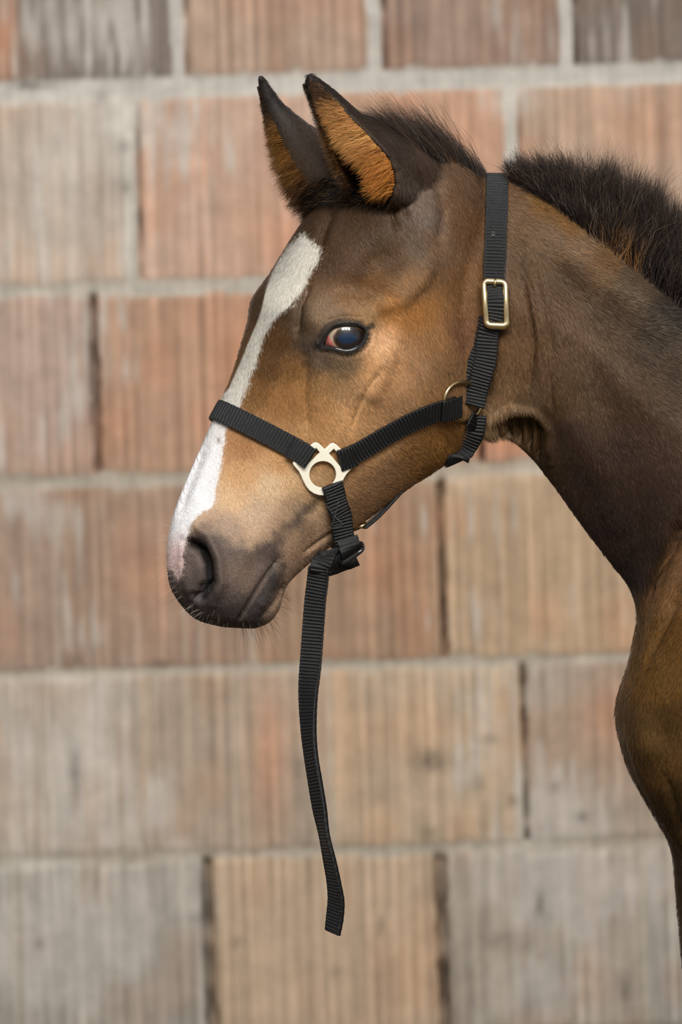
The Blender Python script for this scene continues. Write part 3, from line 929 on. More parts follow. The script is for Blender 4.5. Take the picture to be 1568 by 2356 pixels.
isE = np.zeros(len(V))
def ear_dist(P, E):
    """how near to an ear's inner hollow: (distance to axis, radius there, side of the opening)"""
    _, _, C, R, HO = E
    C_, R_ = C, R
    d = np.full(len(P), 9.0); r = np.zeros(len(P)); i_ = np.zeros(len(P), int)
    for i in range(len(C_)):
        dd = np.linalg.norm(P - C_[i], axis=1)
        k = dd < d
        d[k] = dd[k]; r[k] = R_[i]; i_[k] = i
    return d, r, i_
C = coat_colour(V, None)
earA = np.zeros(len(V), int)
cand = np.where(earzone | ((to_px(V)[1] < 470) & (to_px(V)[0] < 980)))[0]
for E, code in ((e1, 1), (e2, 2)):
    d, r, i_ = ear_dist(V[cand], E)
    k = d < r * 1.18 + .002
    earA[cand[k]] = code
    inner = k & (d < r - .0028)
    t = i_ / (len(E[2]) - 1)
    outer_c = lin('1b1512') + (lin('3b2c20') - lin('1b1512')) * smooth01((t - .15) / .8)[:, None]
    inn_c = lin('1c140f') + (lin('8a5a28') - lin('1c140f')) * (np.sin(np.clip(t * 1.2, 0, 1) * math.pi) * .5)[:, None]
    wb = smooth01((t - .35) / .45)[:, None]
    outer_c = outer_c * (1 - wb) + C[cand] * wb * .8
    C[cand[k]] = outer_c[k]
    C[cand[inner]] = inn_c[inner]

foal = root_empty('foal', (float(up(1650, 0)[0]), 0.0, float(up(0, GROUND_V)[2])),
                  'bay foal with white blaze and upright dark mane, standing before the block wall', 'foal')
body_me = mesh_np('foal_body', V, T, (M_SKIN,))
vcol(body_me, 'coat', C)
body = child('body', body_me, foal, foal)
print('body verts', len(V), 'tris', len(T))

# === PART2 ===
BASE = np.array(foal['base'][:])
VN = normals(V, T)
VNS = laplace(VN, T, 1, 8, .6); VNS /= np.maximum(np.linalg.norm(VNS, axis=1), 1e-9)[:, None]
bvh = BVHTree.FromPolygons([Vector(p) for p in V], [tuple(t) for t in T.tolist()])
def reflect(P):
    P = np.atleast_2d(np.array(P, float)); q = (P[:, 0] - XP) * NL[0] + P[:, 1] * NL[1]
    return P - 2 * q[:, None] * NL
def unit(a): return a / max(np.linalg.norm(a), 1e-12)

# ------------------------------------------------------------------ eyes
def mat_eye():
    m, nt, b = new_mat('eyeball')
    at = N(nt, 'ShaderNodeAttribute', attribute_name='tint')
    tc = N(nt, 'ShaderNodeTexCoord')
    n = N(nt, 'ShaderNodeTexNoise', i_Scale=900.0, i_Detail=2.0)
    nt.links.new(tc.outputs['Object'], n.inputs['Vector'])
    r = N(nt, 'ShaderNodeMapRange'); r.inputs[3].default_value = .7; r.inputs[4].default_value = 1.3
    nt.links.new(n.outputs[0], r.inputs[0])
    vm = N(nt, 'ShaderNodeVectorMath', operation='SCALE')
    nt.links.new(at.outputs['Color'], vm.inputs[0]); nt.links.new(r.outputs[0], vm.inputs['Scale'])
    nt.links.new(vm.outputs[0], b.inputs['Base Color'])
    b.inputs['Roughness'].default_value = .35; b.inputs['Specular IOR Level'].default_value = .3
    b.inputs['Coat Weight'].default_value = 1.0; b.inputs['Coat Roughness'].default_value = 0.015; b.inputs['Coat IOR'].default_value = 1.45
    return m
M_EYE = mat_eye()
M_LID = mat_plain('wet_black_lid', (.012, .011, .011), .22, spec=.6, coat=.5)
M_CAR = mat_plain('pink_tear_corner', (.5, .14, .12), .25, spec=.6, coat=.6)

def eye_parts(flip):
    n = 96
    a = ne; upv = unit(np.array([0.05, 0, 1.0]) - a * (a @ np.array([0.05, 0, 1.0]))); rt = np.cross(upv, a) * -1
    if rt[0] < 0: rt = -rt
    th = np.linspace(0, math.pi, n // 2 + 1); ph = np.linspace(0, 2 * math.pi, n, endpoint=False)
    TH, PH = np.meshgrid(th, ph, indexing='ij')
    # axis of the ball looks out of the socket
    x = np.sin(TH) * np.cos(PH); yv = np.sin(TH) * np.sin(PH); z = np.cos(TH)
    P = (eye_c + EYE_R * (x[..., None] * rt + yv[..., None] * upv + z[..., None] * a)).reshape(-1, 3)
    idx = np.arange(P.shape[0]).reshape(n // 2 + 1, n)
    F = []
    for i in range(n // 2):
        for j in range(n):
            F.append((idx[i, j], idx[i, (j + 1) % n], idx[i + 1, (j + 1) % n], idx[i + 1, j]))
    u_, v_ = to_px(P)
    col = np.tile(lin('b9a48c'), (len(P), 1))
    r = np.hypot((u_ - 805) / 35, (v_ - 779.5) / 26.5)
    lim = smooth01((1.17 - r) / .08)[:, None]; col = col * (1 - lim) + lin('5a3a18') * lim
    iris = smooth01((1.06 - r) / .08)[:, None]; col = col * (1 - iris) + lin('241e1c') * iris
    rp = np.hypot((u_ - 799) / 21, (v_ - 778.5) / 12.5)
    pu = smooth01((1.1 - rp) / .25)[:, None]; col = col * (1 - pu) + np.array([.006, .022, .055]) * pu
    back = (TH.reshape(-1) > 1.7)
    col[back] = lin('b9a48c')
    if flip: P = reflect(P); F = [f[::-1] for f in F]
    me = mesh_np('eyeball', P, np.array(F), (M_EYE,))
    vcol(me, 'tint', col)
    child('eyeball', me, foal, foal, 'dark glossy eye')
    # lid margin: a wet black tube along the opening
    K = len(lid); pts = []
    for (lu, lv) in lid:
        c = up(lu, lv, 0); o = np.array([0, -D, 0.]); dr = unit(c - o)
        oc = o - eye_c; b_ = dr @ oc; disc = b_ * b_ - (oc @ oc - (EYE_R + .0002) ** 2)
        if disc > 0: p = o + dr * (-b_ - math.sqrt(disc))
        else: p = o + dr * (-b_)
        pts.append(p)
    pts = np.array(pts)
    pts = np.array([pts[(i - 1) % K] * .25 + pts[i] * .5 + pts[(i + 1) % K] * .25 for i in range(K)])
    for name, sc_, off, mat in (('eyelid', 1.0, .0012, M_LID),):
        V_ = []; F_ = []; m = 10
        cen = pts.mean(0)
        for i in range(K):
            t = unit(pts[(i + 1) % K] - pts[i - 1]); o_ = unit(pts[i] - eye_c); s_ = np.cross(t, o_)
            rr = .0013 + .0007 * smooth01((lid[i][1] - 790) / 12) + .0006 * smooth01((757 - lid[i][1]) / 8)
            for j in range(m):
                an = 2 * math.pi * j / m
                V_.append(pts[i] + o_ * (.0004 + math.cos(an) * rr) + s_ * math.sin(an) * rr)
        for i in range(K):
            for j in range(m):
                F_.append((i * m + j, i * m + (j + 1) % m, ((i + 1) % K) * m + (j + 1) % m, ((i + 1) % K) * m + j))
        V_ = np.array(V_)
        if flip: V_ = reflect(V_); F_ = [f[::-1] for f in F_]
        child(name, mesh_np(name, V_, np.array(F_), (mat,)), foal, foal, 'wet black eyelid rim')
    # third eyelid corner
    tri = [(741, 793), (748, 781), (753.5, 768), (762, 780), (771, 796), (758, 797)]
    g = 14; V_ = []; F_ = []
    A, B_, C_ = np.array([744., 795]), np.array([754., 770]), np.array([770., 798])
    ids = {}
    for i in range(g + 1):
        for j in range(g + 1 - i):
            w = (i / g, j / g, 1 - i / g - j / g)
            q_ = A * w[0] + B_ * w[1] + C_ * w[2]
            c = up(q_[0], q_[1], 0); o = np.array([0, -D, 0.]); dr = unit(c - o)
            R2 = EYE_R + .0005 + .0006 * min(w) * 3 + .00012 * math.sin(i * 2.1) * math.sin(j * 1.7)
            oc = o - eye_c; b_ = dr @ oc; disc = b_ * b_ - (oc @ oc - R2 ** 2)
            p = o + dr * (-b_ - math.sqrt(max(disc, 0)))
            ids[i, j] = len(V_); V_.append(p)
    n0 = len(V_)
    V_ = V_ + [p + unit(eye_c - p) * .0012 for p in V_]
    for i in range(g):
        for j in range(g - i):
            F_.append((ids[i, j], ids[i + 1, j], ids[i, j + 1])); F_.append((n0 + ids[i, j], n0 + ids[i, j + 1], n0 + ids[i + 1, j]))
            if i + j < g - 1:
                F_.append((ids[i + 1, j], ids[i + 1, j + 1], ids[i, j + 1])); F_.append((n0 + ids[i + 1, j], n0 + ids[i, j + 1], n0 + ids[i + 1, j + 1]))
    V_ = np.array(V_)
    if flip: V_ = reflect(V_)
    child('tear_corner', mesh_np('tear_corner', V_, np.array(F_), (M_CAR,)), foal, foal, 'pink inner corner of the eye')
eye_parts(False)
eye_parts(True)

# ------------------------------------------------------------------ the halter
halter = root_empty('halter', tuple(float(x) for x in up(745, 1075, -.09)),
                    'black ribbed webbing halter with brass fittings and hanging strap, on the foal', 'halter')
def mat_web():
    m, nt, b = new_mat('black_ribbed_webbing')
    b.inputs['Base Color'].default_value = (.016, .016, .018, 1)
    b.inputs['Roughness'].default_value = .38; b.inputs['Specular IOR Level'].default_value = .42
    b.inputs['Sheen Weight'].default_value = .0
    tc = N(nt, 'ShaderNodeTexCoord')
    n = N(nt, 'ShaderNodeTexNoise', i_Scale=2600.0, i_Detail=1.0)
    nt.links.new(tc.outputs['Object'], n.inputs['Vector'])
    cr = N(nt, 'ShaderNodeMapRange'); cr.inputs[1].default_value = .3; cr.inputs[2].default_value = .75
    cr.inputs[3].default_value = .001; cr.inputs[4].default_value = .014
    nt.links.new(n.outputs[0], cr.inputs[0]); nt.links.new(cr.outputs[0], b.inputs['Base Color'])
    bp = N(nt, 'ShaderNodeBump', i_Strength=1.0, i_Distance=.00035)
    nt.links.new(n.outputs[0], bp.inputs['Height']); nt.links.new(bp.outputs[0], b.inputs['Normal'])
    return m
M_WEB = mat_web()
M_CREAM = mat_plain('pale_brass', (.98, .92, .74), .45, metal=.1, spec=.6)
M_BRASS = mat_plain('brass', (.80, .62, .33), .26, metal=1.0)
M_BLACKM = mat_plain('black_enamel', (.008, .008, .009), .14, spec=.8, coat=.6)
M_THREAD = mat_plain('grey_thread', (.14, .14, .14), .5)

def resample(P, extra, step):
    P = np.array(P); L = np.r_[0, np.cumsum(np.linalg.norm(np.diff(P, axis=0), axis=1))]
    n = max(int(L[-1] / step), 4)
    t = np.linspace(0, L[-1], n)
    f = lambda A: np.stack([np.interp(t, L, A[:, c]) for c in range(A.shape[1])], 1)
    return f(P), [f(np.array(e)) for e in extra], t

def strap(name, P, Nn, half, parent=None, thick=.0024, rib=.0031, label=None, lift=0., endfold=True, ribamp=.0011, side=None, holes=()):
    """webbing along a centre line with outward normals; ribs run across the band"""
    P = np.array(P, float); Nn = np.array(Nn, float)
    half = np.broadcast_to(np.asarray(half, float), (len(P),))
    S0 = np.array(side, float) if side is not None else np.zeros_like(P)
    P, (Nn, H_, S0), t = resample(P, [Nn, half[:, None], S0], rib / 7)
    n = len(P)
    for _ in range(3): Nn[1:-1] = (Nn[:-2] + 2 * Nn[1:-1] + Nn[2:]) / 4
    Tn = np.gradient(P, axis=0); Tn /= np.linalg.norm(Tn, axis=1)[:, None]
    if side is None:
        Nn = Nn - (Nn * Tn).sum(1)[:, None] * Tn; Nn /= np.linalg.norm(Nn, axis=1)[:, None]
        Wd = np.cross(Tn, Nn)
    else:
        Wd = S0 - (S0 * Tn).sum(1)[:, None] * Tn; Wd /= np.linalg.norm(Wd, axis=1)[:, None]
        Nn = np.cross(Wd, Tn)
    ph = (t / rib) % 1.0
    ribh = np.abs(np.sin(ph * math.pi)) ** 1.1
    prof = [(-1, 0, 0), (-1, .55, 0), (-.97, .9, .0), (-.90, .82, .15), (-.86, .75, 1), (-.5, .8, 1), (0, .8, 1), (.5, .8, 1), (.86, .75, 1), (.90, .82, .15), (.97, .9, 0), (1, .55, 0), (1, 0, 0)]
    m = len(prof)
    V_ = np.zeros((n, m, 3))
    ends = np.minimum(t, t[-1] - t)
    squash = np.where(ends < .0015, .65 + .35 * ends / .0015, 1.0)
    jit = 1 + .012 * np.sin(t * 900) + .008 * np.sin(t * 2300 + 1)
    for j, (w, h, rb) in enumerate(prof):
        hh = (h * thick + rb * ribamp * (ribh - .45)) * squash
        V_[:, j] = P + Wd * (w * H_ * jit[:, None]) + Nn * (lift + hh)[:, None]
    idx = np.arange(n * m).reshape(n, m)
    F_ = []
    for j in range(m):
        k = (j + 1) % m
        F_.append(np.stack([idx[:-1, j], idx[:-1, k], idx[1:, k], idx[1:, j]], 1))
    F_ = np.vstack(F_)
    me = mesh_np(name, V_.reshape(-1, 3), [tuple(f) for f in F_.tolist()] + [tuple(idx[0, ::-1]), tuple(idx[-1])], (M_WEB,))
    return child(name, me, parent or halter, halter, label)

def surf(pts, n=40, lift=.0012, b=None):
    """picture points laid on the foal's near surface"""
    A = catmull(np.array(pts, float), n)
    P = []; Nn = []
    for a in A:
        p, q_ = hit(a[0], a[1], bvh)
        if p is None: continue
        P.append(p); Nn.append(q_)
    P = np.array(P); Nn = np.array(Nn)
    for _ in range(4):
        P[1:-1] = (P[:-2] + P[1:-1] * 2 + P[2:]) / 4; Nn[1:-1] = (Nn[:-2] + Nn[1:-1] * 2 + Nn[2:]) / 4
    Nn /= np.linalg.norm(Nn, axis=1)[:, None]
    return P + Nn * lift, Nn

def around(A, Fp, B, C0, n=90, lift=.0015, pad=0.0):
    """contour of the body in the plane of three points, from A past Fp to B, seen from C0"""
    A, Fp, B, C0 = [np.array(x, float) for x in (A, Fp, B, C0)]
    m = unit(np.cross(A - Fp, B - Fp))
    C0 = C0 - m * ((C0 - Fp) @ m)
    e1_ = unit(Fp - C0); e2_ = np.cross(m, e1_)
    an = lambda p: math.atan2((p - C0) @ e2_, (p - C0) @ e1_)
    a0, a1 = an(A), an(B)
    P = []; Nn = []
    for a in np.linspace(a0, a1, n):
        d = e1_ * math.cos(a) + e2_ * math.sin(a)
        o = C0 + d * .30
        loc, nor, i, ds = bvh.ray_cast(Vector(o), Vector(-d), .30)
        if loc is None: continue
        nn = np.array(nor); nn = nn if nn @ d > 0 else -nn
        P.append(np.array(loc)); Nn.append(unit(nn - m * (nn @ m)))
    P = np.array(P); Nn = np.array(Nn)
    for _ in range(6):
        P[1:-1] = (P[:-2] + P[1:-1] * 2 + P[2:]) / 4; Nn[1:-1] = (Nn[:-2] + Nn[1:-1] * 2 + Nn[2:]) / 4
    Nn /= np.linalg.norm(Nn, axis=1)[:, None]
    return P + Nn * lift, Nn

def midpt(u_, v_):
    """a picture point in the head's middle plane"""
    p = up(u_, v_, 0)
    y = (p[0] - XP) * math.tan(PSI)
    return up(u_, v_, y)

W = .0098
# noseband over the bridge of the nose
A, nA = hit(700, 1045, bvh)
P_, N_ = around(A, midpt(500, 945), reflect(A)[0], midpt(690, 1048), lift=.0022)
strap('noseband', P_, N_, W, lift=0)
# fold where the noseband is sewn round the connector
P2, N2 = surf([(668, 1028), (690, 1041), (714, 1056)], 20, .0055)
P2 = P2 + unit(N2.mean(0)) * np.linspace(.0008, .0036, 20)[:, None]
strap('sewn_fold', P2, N2, W * 1.02, thick=.0022)
# cheek strap
P_, N_ = surf([(776, 1057), (800, 1048), (835, 1030), (880, 1003), (930, 975), (985, 950), (1040, 934)], 60, .0030)
strap('cheek_strap', P_, N_, np.interp(np.linspace(0, 1, len(P_)), [0, .3, .6, 1], [.0100, .0092, .0092, .0104]))
P2, N2 = surf([(776, 1057), (794, 1051), (812, 1044)], 16, .0056)
strap('sewn_fold', P2, N2, W * 1.02, thick=.0020)
P2, N2 = surf([(1006, 943), (1030, 937), (1049, 932)], 16, .0068)
strap('sewn_fold', P2, N2, .0104, thick=.0020)
# crown strap over the poll
A, nA = hit(1136, 650, bvh)
A2 = A.copy(); A2[1] *= -1
P_, N_ = around(A, up(1143, 403, 0), A2, up(1136, 560, 0), lift=.0030)
strap('crown_strap', P_, N_, .0101, thick=.0030)
P2, N2 = surf([(1126, 728), (1115, 774), (1092, 845), (1077, 878)], 30, .0022)
P2 = P2 + N2 * np.linspace(0, .0018, 30)[:, None]
NT = np.tile(unit(N2.mean(0)), (30, 1))
strap('crown_strap', P2, NT, .0096, side=np.tile([-.96, .15, .27], (30, 1)))
# tail of the crown strap, through the buckle and down over the ring
P2, N2 = surf([(1141, 652), (1146, 685), (1144, 720), (1136, 750), (1126, 775), (1107, 845), (1093, 892), (1079, 931)], 60, .0056)
NT = np.tile(unit(N2.mean(0)), (60, 1))
tt_ = np.linspace(0, 1, 60)
P2 = P2 + NT * (np.exp(-((tt_ - .16) / .13) ** 2)[:, None] * .0032 + .0032)
S2 = np.stack([np.full(60, -.97), 0.06 + .12 * np.exp(-((tt_ - .15) / .15) ** 2), .04 + .24 * smooth01((tt_ - .2) / .3)], 1)
strap('strap_tail', P2, NT, .0100, side=S2)
# throat strap under the jaw
P2, N2 = surf([(1081, 952), (1079, 970), (1077, 990), (1071, 1010)], 24, .0048)
q1 = up(1062, 1036, P2[-1][1] + .006); q2 = up(1049, 1057, -.012); q3 = up(1048, 1059, .02)
P3 = catmull(np.vstack([P2[::6], [q1, q2, q3, up(1066, 1010, .058), up(1080, 960, .060)]]), 120)
N3 = catmull(np.array([N2[0], N2[0], N2[-1], N2[-1], [-.15, -.8, -.6], [.35, -.1, -1], [.3, .7, -.5], [0, 1, 0], [0, 1, 0]]), 120)
S3 = catmull(np.array([[-1, 0, -.06], [-1, 0, -.05], [-1, 0, -.02], [-1, 0, .05], [-.95, 0, -.25], [-.90, 0, -.42], [-.9, 0, -.35], [-1, 0, 0], [-1, 0, 0]]), 120)
for _ in range(60): P3[1:-1] = (P3[:-2] + 2 * P3[1:-1] + P3[2:]) / 4; S3[1:-1] = (S3[:-2] + 2 * S3[1:-1] + S3[2:]) / 4
strap('throat_strap', P3, N3, .0112, thick=.0028, side=S3)
P2, N2 = surf([(1084, 950), (1078, 966), (1072, 980)], 12, .0066)
strap('sewn_fold', P2, N2, .0100, thick=.0020)
# strap along the underside of the jaw, between chin and throat
jaw = catmull(np.array([(832, 1210), (862, 1185), (888, 1158), (935, 1108), (990, 1070), (1040, 1040)], float), 40)
Pj = np.array([midpt(a[0], a[1] + 4.0) for a in jaw])
strap('jaw_strap', Pj, np.tile([.5, 0, -.85], (len(Pj), 1)), .0095, thick=.0026, side=np.tile(NL, (len(Pj), 1)))
# chin strap through the connector
P2, N2 = surf([(757, 1108), (764, 1140), (772, 1170), (780, 1196)], 30, .0058)
ycur = P2[-1]
free = [up(787, 1225, ycur[1] + .002), up(794, 1252, ycur[1] + .008), up(800, 1276, ycur[1] + .022)]
P3 = catmull(np.vstack([P2[::6], np.array(free)]), 60)
N3 = np.vstack([np.tile(N2.mean(0), (30, 1)), np.linspace(N2.mean(0), np.array([0.05, -.85, -.5]), 30)])
strap('chin_strap', P3, N3, .0101, thick=.0034)
P4 = catmull(np.array([up(800, 1278, ycur[1] + .020), midpt(806, 1262), reflect(up(790, 1236, ycur[1] + .005))[0], reflect(P2[-1][None])[0], reflect(P2[0][None])[0]]), 60)
N4 = catmull(np.array([[0, -.5, -.85], [0.1, 0, -1], [0.1, .7, -.7], list(NL), list(NL)]), 60)
strap('chin_strap', P4, N4, .0101, thick=.0026)
# end of the chin strap folded back above the slide
P5 = np.array([up(798, 1238, ycur[1] - .006), up(802, 1250, ycur[1] - .0062), up(805, 1264, ycur[1] - .005), up(805, 1282, ycur[1] + .002)])
N5 = unit(np.array([.10, -.98, -.05])); sd5 = unit(np.array([.80, .05, .60]))
strap('strap_end', catmull(P5, 24), np.tile(N5, (24, 1)), .0098, thick=.0022, side=np.tile(-sd5, (24, 1)), ribamp=.0002)

# tubes and rings of metal
def tube_path(name, P, r, mat, closed=True, m=12, parent=None, label=None, squash=1.0, nrm=None):
    P = np.array(P, float); K = len(P)
    V_ = []; F_ = []
    rr = np.broadcast_to(np.asarray(r, float), (K,))
    prev = None
    for i in range(K):
        if closed: t = unit(P[(i + 1) % K] - P[i - 1])
        else: t = unit(P[min(i + 1, K - 1)] - P[max(i - 1, 0)])
        if nrm is not None: a = nrm - t * (nrm @ t)
        else:
            a = (prev if prev is not None else np.array([.1, -1, .2])); a = a - t * (a @ t)
        a = unit(a); prev = a; b_ = np.cross(t, a)
        for j in range(m):
            an = 2 * math.pi * j / m
            V_.append(P[i] + a * math.cos(an) * rr[i] * squash + b_ * math.sin(an) * rr[i])
    for i in range(K if closed else K - 1):
        for j in range(m):
            F_.append((i * m + j, i * m + (j + 1) % m, ((i + 1) % K) * m + (j + 1) % m, ((i + 1) % K) * m + j))
    if not closed:
        F_.append(tuple(range(m - 1, -1, -1))); F_.append(tuple((K - 1) * m + j for j in range(m)))
    me = mesh_np(name, np.array(V_), F_, (mat,))
    return child(name, me, parent or halter, halter, label)

def frame_at(u_, v_, lift):
    p, n_ = hit(u_, v_, bvh)
    acc = np.zeros(3)
    for du in (-28, 0, 28):
        for dv_ in (-28, 0, 28):
            q_, m_ = hit(u_ + du, v_ + dv_, bvh)
            if m_ is not None: acc += m_
    return p, unit(acc)
def on_plane(u_, v_, p0, n0):
    o = np.array([0, -D, 0.]); d = unit(up(u_, v_, 0) - o)
    return o + d * (((p0 - o) @ n0) / (d @ n0))

p0, n0 = frame_at(1048, 925, 0)
pr = p0 + n0 * .0030
ringp = [on_plane(1064 + 42 * math.cos(a), 923 + 45 * math.sin(a), pr, n0) for a in np.linspace(0, 2 * math.pi, 64, endpoint=False)]
tube_path('cheek_ring', ringp, .0017, M_BRASS, nrm=n0, label='round brass cheek ring')
# small ring under the jaw
pc = midpt(824, 1211)
ringp = [pc + unit(np.array([.86, 0, .5])) * .0062 * math.cos(a) + NL * .011 * math.sin(a) for a in np.linspace(0, 2 * math.pi, 40, endpoint=False)]
tube_path('jaw_ring', ringp, .0017, M_BRASS, label='small brass ring under the jaw')
# buckle
pb, nb = frame_at(1138, 700, 0)
nb = unit(nb * .6 + np.array([-.12, -1, 0]) * .4)
pbk = pb + nb * .0112
def rrect(pts, rad, k=7):
    pts = np.array(pts, float); out = []
    n_ = len(pts)
    for i in range(n_):
        a, b_, c = pts[i - 1], pts[i], pts[(i + 1) % n_]
        p = b_ + unit(a - b_) * rad; q_ = b_ + unit(c - b_) * rad
        for s_ in np.linspace(0, 1, k): out.append((1 - s_) ** 2 * p + 2 * s_ * (1 - s_) * b_ + s_ ** 2 * q_)
        nx_ = c + unit(b_ - c) * rad
        for s_ in np.linspace(0, 1, k)[1:-1]: out.append(q_ * (1 - s_) + nx_ * s_)
    return out
bp_ = rrect([(1112, 647), (1162, 649), (1165.5, 750), (1119, 748)], 11)
pts = []
for (a, b_) in bp_:
    q_ = on_plane(a, b_, pbk, nb)
    side_ = math.exp(-((b_ - 698) / 38) ** 2)
    q_ = q_ + nb * .003 * side_ - nb * .001
    pts.append(q_)
buckle = tube_path('buckle', pts, [.0028 + .0009 * max(0, (b_ - 738) / 12) for (a, b_) in bp_], M_BRASS, nrm=nb, squash=.9, m=14, label='rectangular brass buckle')
tube_path('prong', [on_plane(1138, 662, pbk, nb) - nb * .001, on_plane(1138.5, 655, pbk, nb) + nb * .0024, on_plane(1139, 648, pbk, nb) + nb * .0030, on_plane(1139, 643, pbk, nb) + nb * .001],
          [.0012, .0014, .0013, .0009], M_BRASS, closed=False, parent=buckle)
# punched holes of the strap
for (a, b_) in ((1135, 608), (1134, 541), (1126, 776), (1144, 716)):
    q_, m_ = hit(a, b_, bvh)
    o_ = np.array([0, -D, 0]); tv = unit(up(a, b_, 0) - o_)
    h = None
    lift = .0030 + .0026 if b_ < 640 else (.0062 + .0024 + (.0030 if b_ < 740 else .0))
    c = q_ + m_ * (lift - .0006)
    e_ = unit(np.cross(m_, [0, 0, 1])); f_ = np.cross(m_, e_)
    tube_path('eyelet', [c + e_ * .0014 * math.cos(t_) + f_ * .0017 * math.sin(t_) for t_ in np.linspace(0, 2 * math.pi, 20, endpoint=False)], .0006, M_BLACKM, nrm=m_)

# cast connector plate: outline and openings, extruded with rounded edges
Z6 = lambda pts: [(640 + a / 6.03, 980 + b_ / 6.03) for a, b_ in pts]
outer = Z6([(645, 325), (700, 268), (728, 245), (762, 238), (800, 256), (850, 305), (900, 365), (960, 440), (1010, 500), (1038, 540), (1035, 562), (990, 612), (945, 660), (912, 712), (880, 775), (838, 838), (790, 900), (720, 945),
            (640, 962), (560, 958), (490, 935), (430, 895), (385, 840), (345, 765), (312, 690), (280, 625), (235, 575), (200, 525), (212, 495), (262, 455), (330, 385), (395, 320), (450, 270), (487, 238), (520, 228), (556, 242), (600, 282)])
hole = Z6([(612 + 186 * math.cos(a), 672 + 186 * math.sin(a)) for a in np.linspace(0, 2 * math.pi, 40, endpoint=False)])
slotL = Z6([(522, 302), (574, 368), (346, 584), (318, 560), (290, 520)])
slotR = Z6([(765, 314), (698, 376), (884, 598), (915, 592), (960, 540)])
pcn, ncn = frame_at(742, 1078, 0)
ncn = unit(ncn)
pcn = pcn + ncn * .0036
cu = bpy.data.curves.new('cpl', 'CURVE'); cu.dimensions = '2D'; cu.fill_mode = 'BOTH'
cu.extrude = .0008; cu.bevel_depth = .0007; cu.bevel_resolution = 3; cu.offset = -.0006
ex = unit(np.array([1, 0, 0]) - ncn * ncn[0]); ez = np.cross(ncn, ex) * -1
if ez[2] < 0: ez = -ez
for poly in (outer, hole, slotL, slotR):
    sp = cu.splines.new('POLY'); sp.points.add(len(poly) - 1); sp.use_cyclic_u = True
    for i, (a, b_) in enumerate(poly):
        q_ = on_plane(a, b_, pcn, ncn) - pcn
        sp.points[i].co = (float(q_ @ ex), float(q_ @ ez), 0, 1)
tmp = bpy.data.objects.new('cpl', cu); scene.collection.objects.link(tmp)
dg = bpy.context.evaluated_depsgraph_get(); dg.update()
me_ = bpy.data.meshes.new_from_object(tmp.evaluated_get(dg))
bpy.data.objects.remove(tmp)
nv = len(me_.vertices); co = np.empty(nv * 3); me_.vertices.foreach_get('co', co); co = co.reshape(-1, 3)
# the plate follows the curve of the jaw a little
co3 = pcn + co[:, :1] * ex + co[:, 1:2] * ez + co[:, 2:3] * ncn
me_.vertices.foreach_set('co', co3.ravel()); me_.update()
me_.materials.clear(); me_.materials.append(M_CREAM)
me_.name = 'connector_plate'
me_.shade_smooth()
sm_ = child('connector_plate', me_, halter, halter, 'pale brass connector plate with a round hole and two slots')
md = sm_.modifiers.new('e', 'EDGE_SPLIT'); md.split_angle = math.radians(50)

# slide buckle under the chin
yb = ycur[1] + .004
sl = [up(776, 1292, yb - .006), up(790, 1294, yb - .010), up(812, 1281, yb - .012), up(830, 1267, yb - .012), up(834, 1258, yb - .006), up(828, 1250, yb + .004), up(806, 1262, yb + .010), up(784, 1276, yb + .008), up(775, 1284, yb)]
tube_path('slide_buckle', closed_spline([tuple(x) for x in sl], 60) if False else catmull(np.vstack([sl, sl[:1]]), 60)[:-1], .0021, M_BLACKM, m=12, label='glossy black slide buckle')
# knot and lead strap
kn = catmull(np.array([up(800, 1268, yb), up(784, 1280, yb - .006), up(762, 1287, yb - .010), up(740, 1294, yb - .012), up(724, 1300, yb - .008), up(716, 1308, yb)]), 50)
strap('knot', kn, np.tile([-.1, -.95, -.2], (50, 1)), .0090, thick=.0034, side=np.tile([.2, .1, .95], (50, 1)) * -1)
kn = catmull(np.array([up(820, 1283, yb + .002), up(800, 1292, yb), up(778, 1300, yb - .006), up(758, 1306, yb - .009), up(738, 1308, yb - .008)]), 50)
strap('knot', kn, np.tile([-.1, -.95, -.2], (50, 1)), .0075, thick=.0030, side=np.tile([.35, .1, .9], (50, 1)) * -1)
kn = catmull(np.array([up(758, 1270, yb - .004), up(748, 1285, yb - .012), up(739, 1300, yb - .0145), up(735, 1318, yb - .012)]), 40)
strap('knot', kn, np.tile([0, -1, 0], (40, 1)), .0098, thick=.0030, side=np.tile([-.93, .1, -.25], (40, 1)))
lead = [(1306, 712, 758), (1340, 707, 756), (1380, 702, 751), (1450, 695, 746), (1520, 690.5, 741), (1600, 691, 736), (1680, 698, 733), (1740, 706, 737), (1800, 715, 747), (1860, 725, 757),
        (1920, 740, 764), (1980, 750, 779), (2030, 758, 790), (2070, 760, 797), (2110, 756, 795), (2147, 753, 788)]
Pl = []; Sl = []
for i, (vv_, l_, r_) in enumerate(lead):
    wpx = r_ - l_
    c_ = min((wpx - (2 if i < 5 else 6)) / 50.0, .985); s_ = math.sqrt(1 - c_ * c_)
    Pl.append(up((l_ + r_) / 2 - (0 if i < 5 else 2), vv_, yb - .010 + .006 * math.sin(i * .5)))
    Sl.append([-c_, s_, 0.04 * (i > 8)])
Pl = catmull(np.array(Pl), 120); Sl = catmull(np.array(Sl), 120)
strap('lead_strap', Pl, Pl * 0, .0100, thick=.0046, side=Sl, rib=.0031, label='hanging end of the webbing strap')
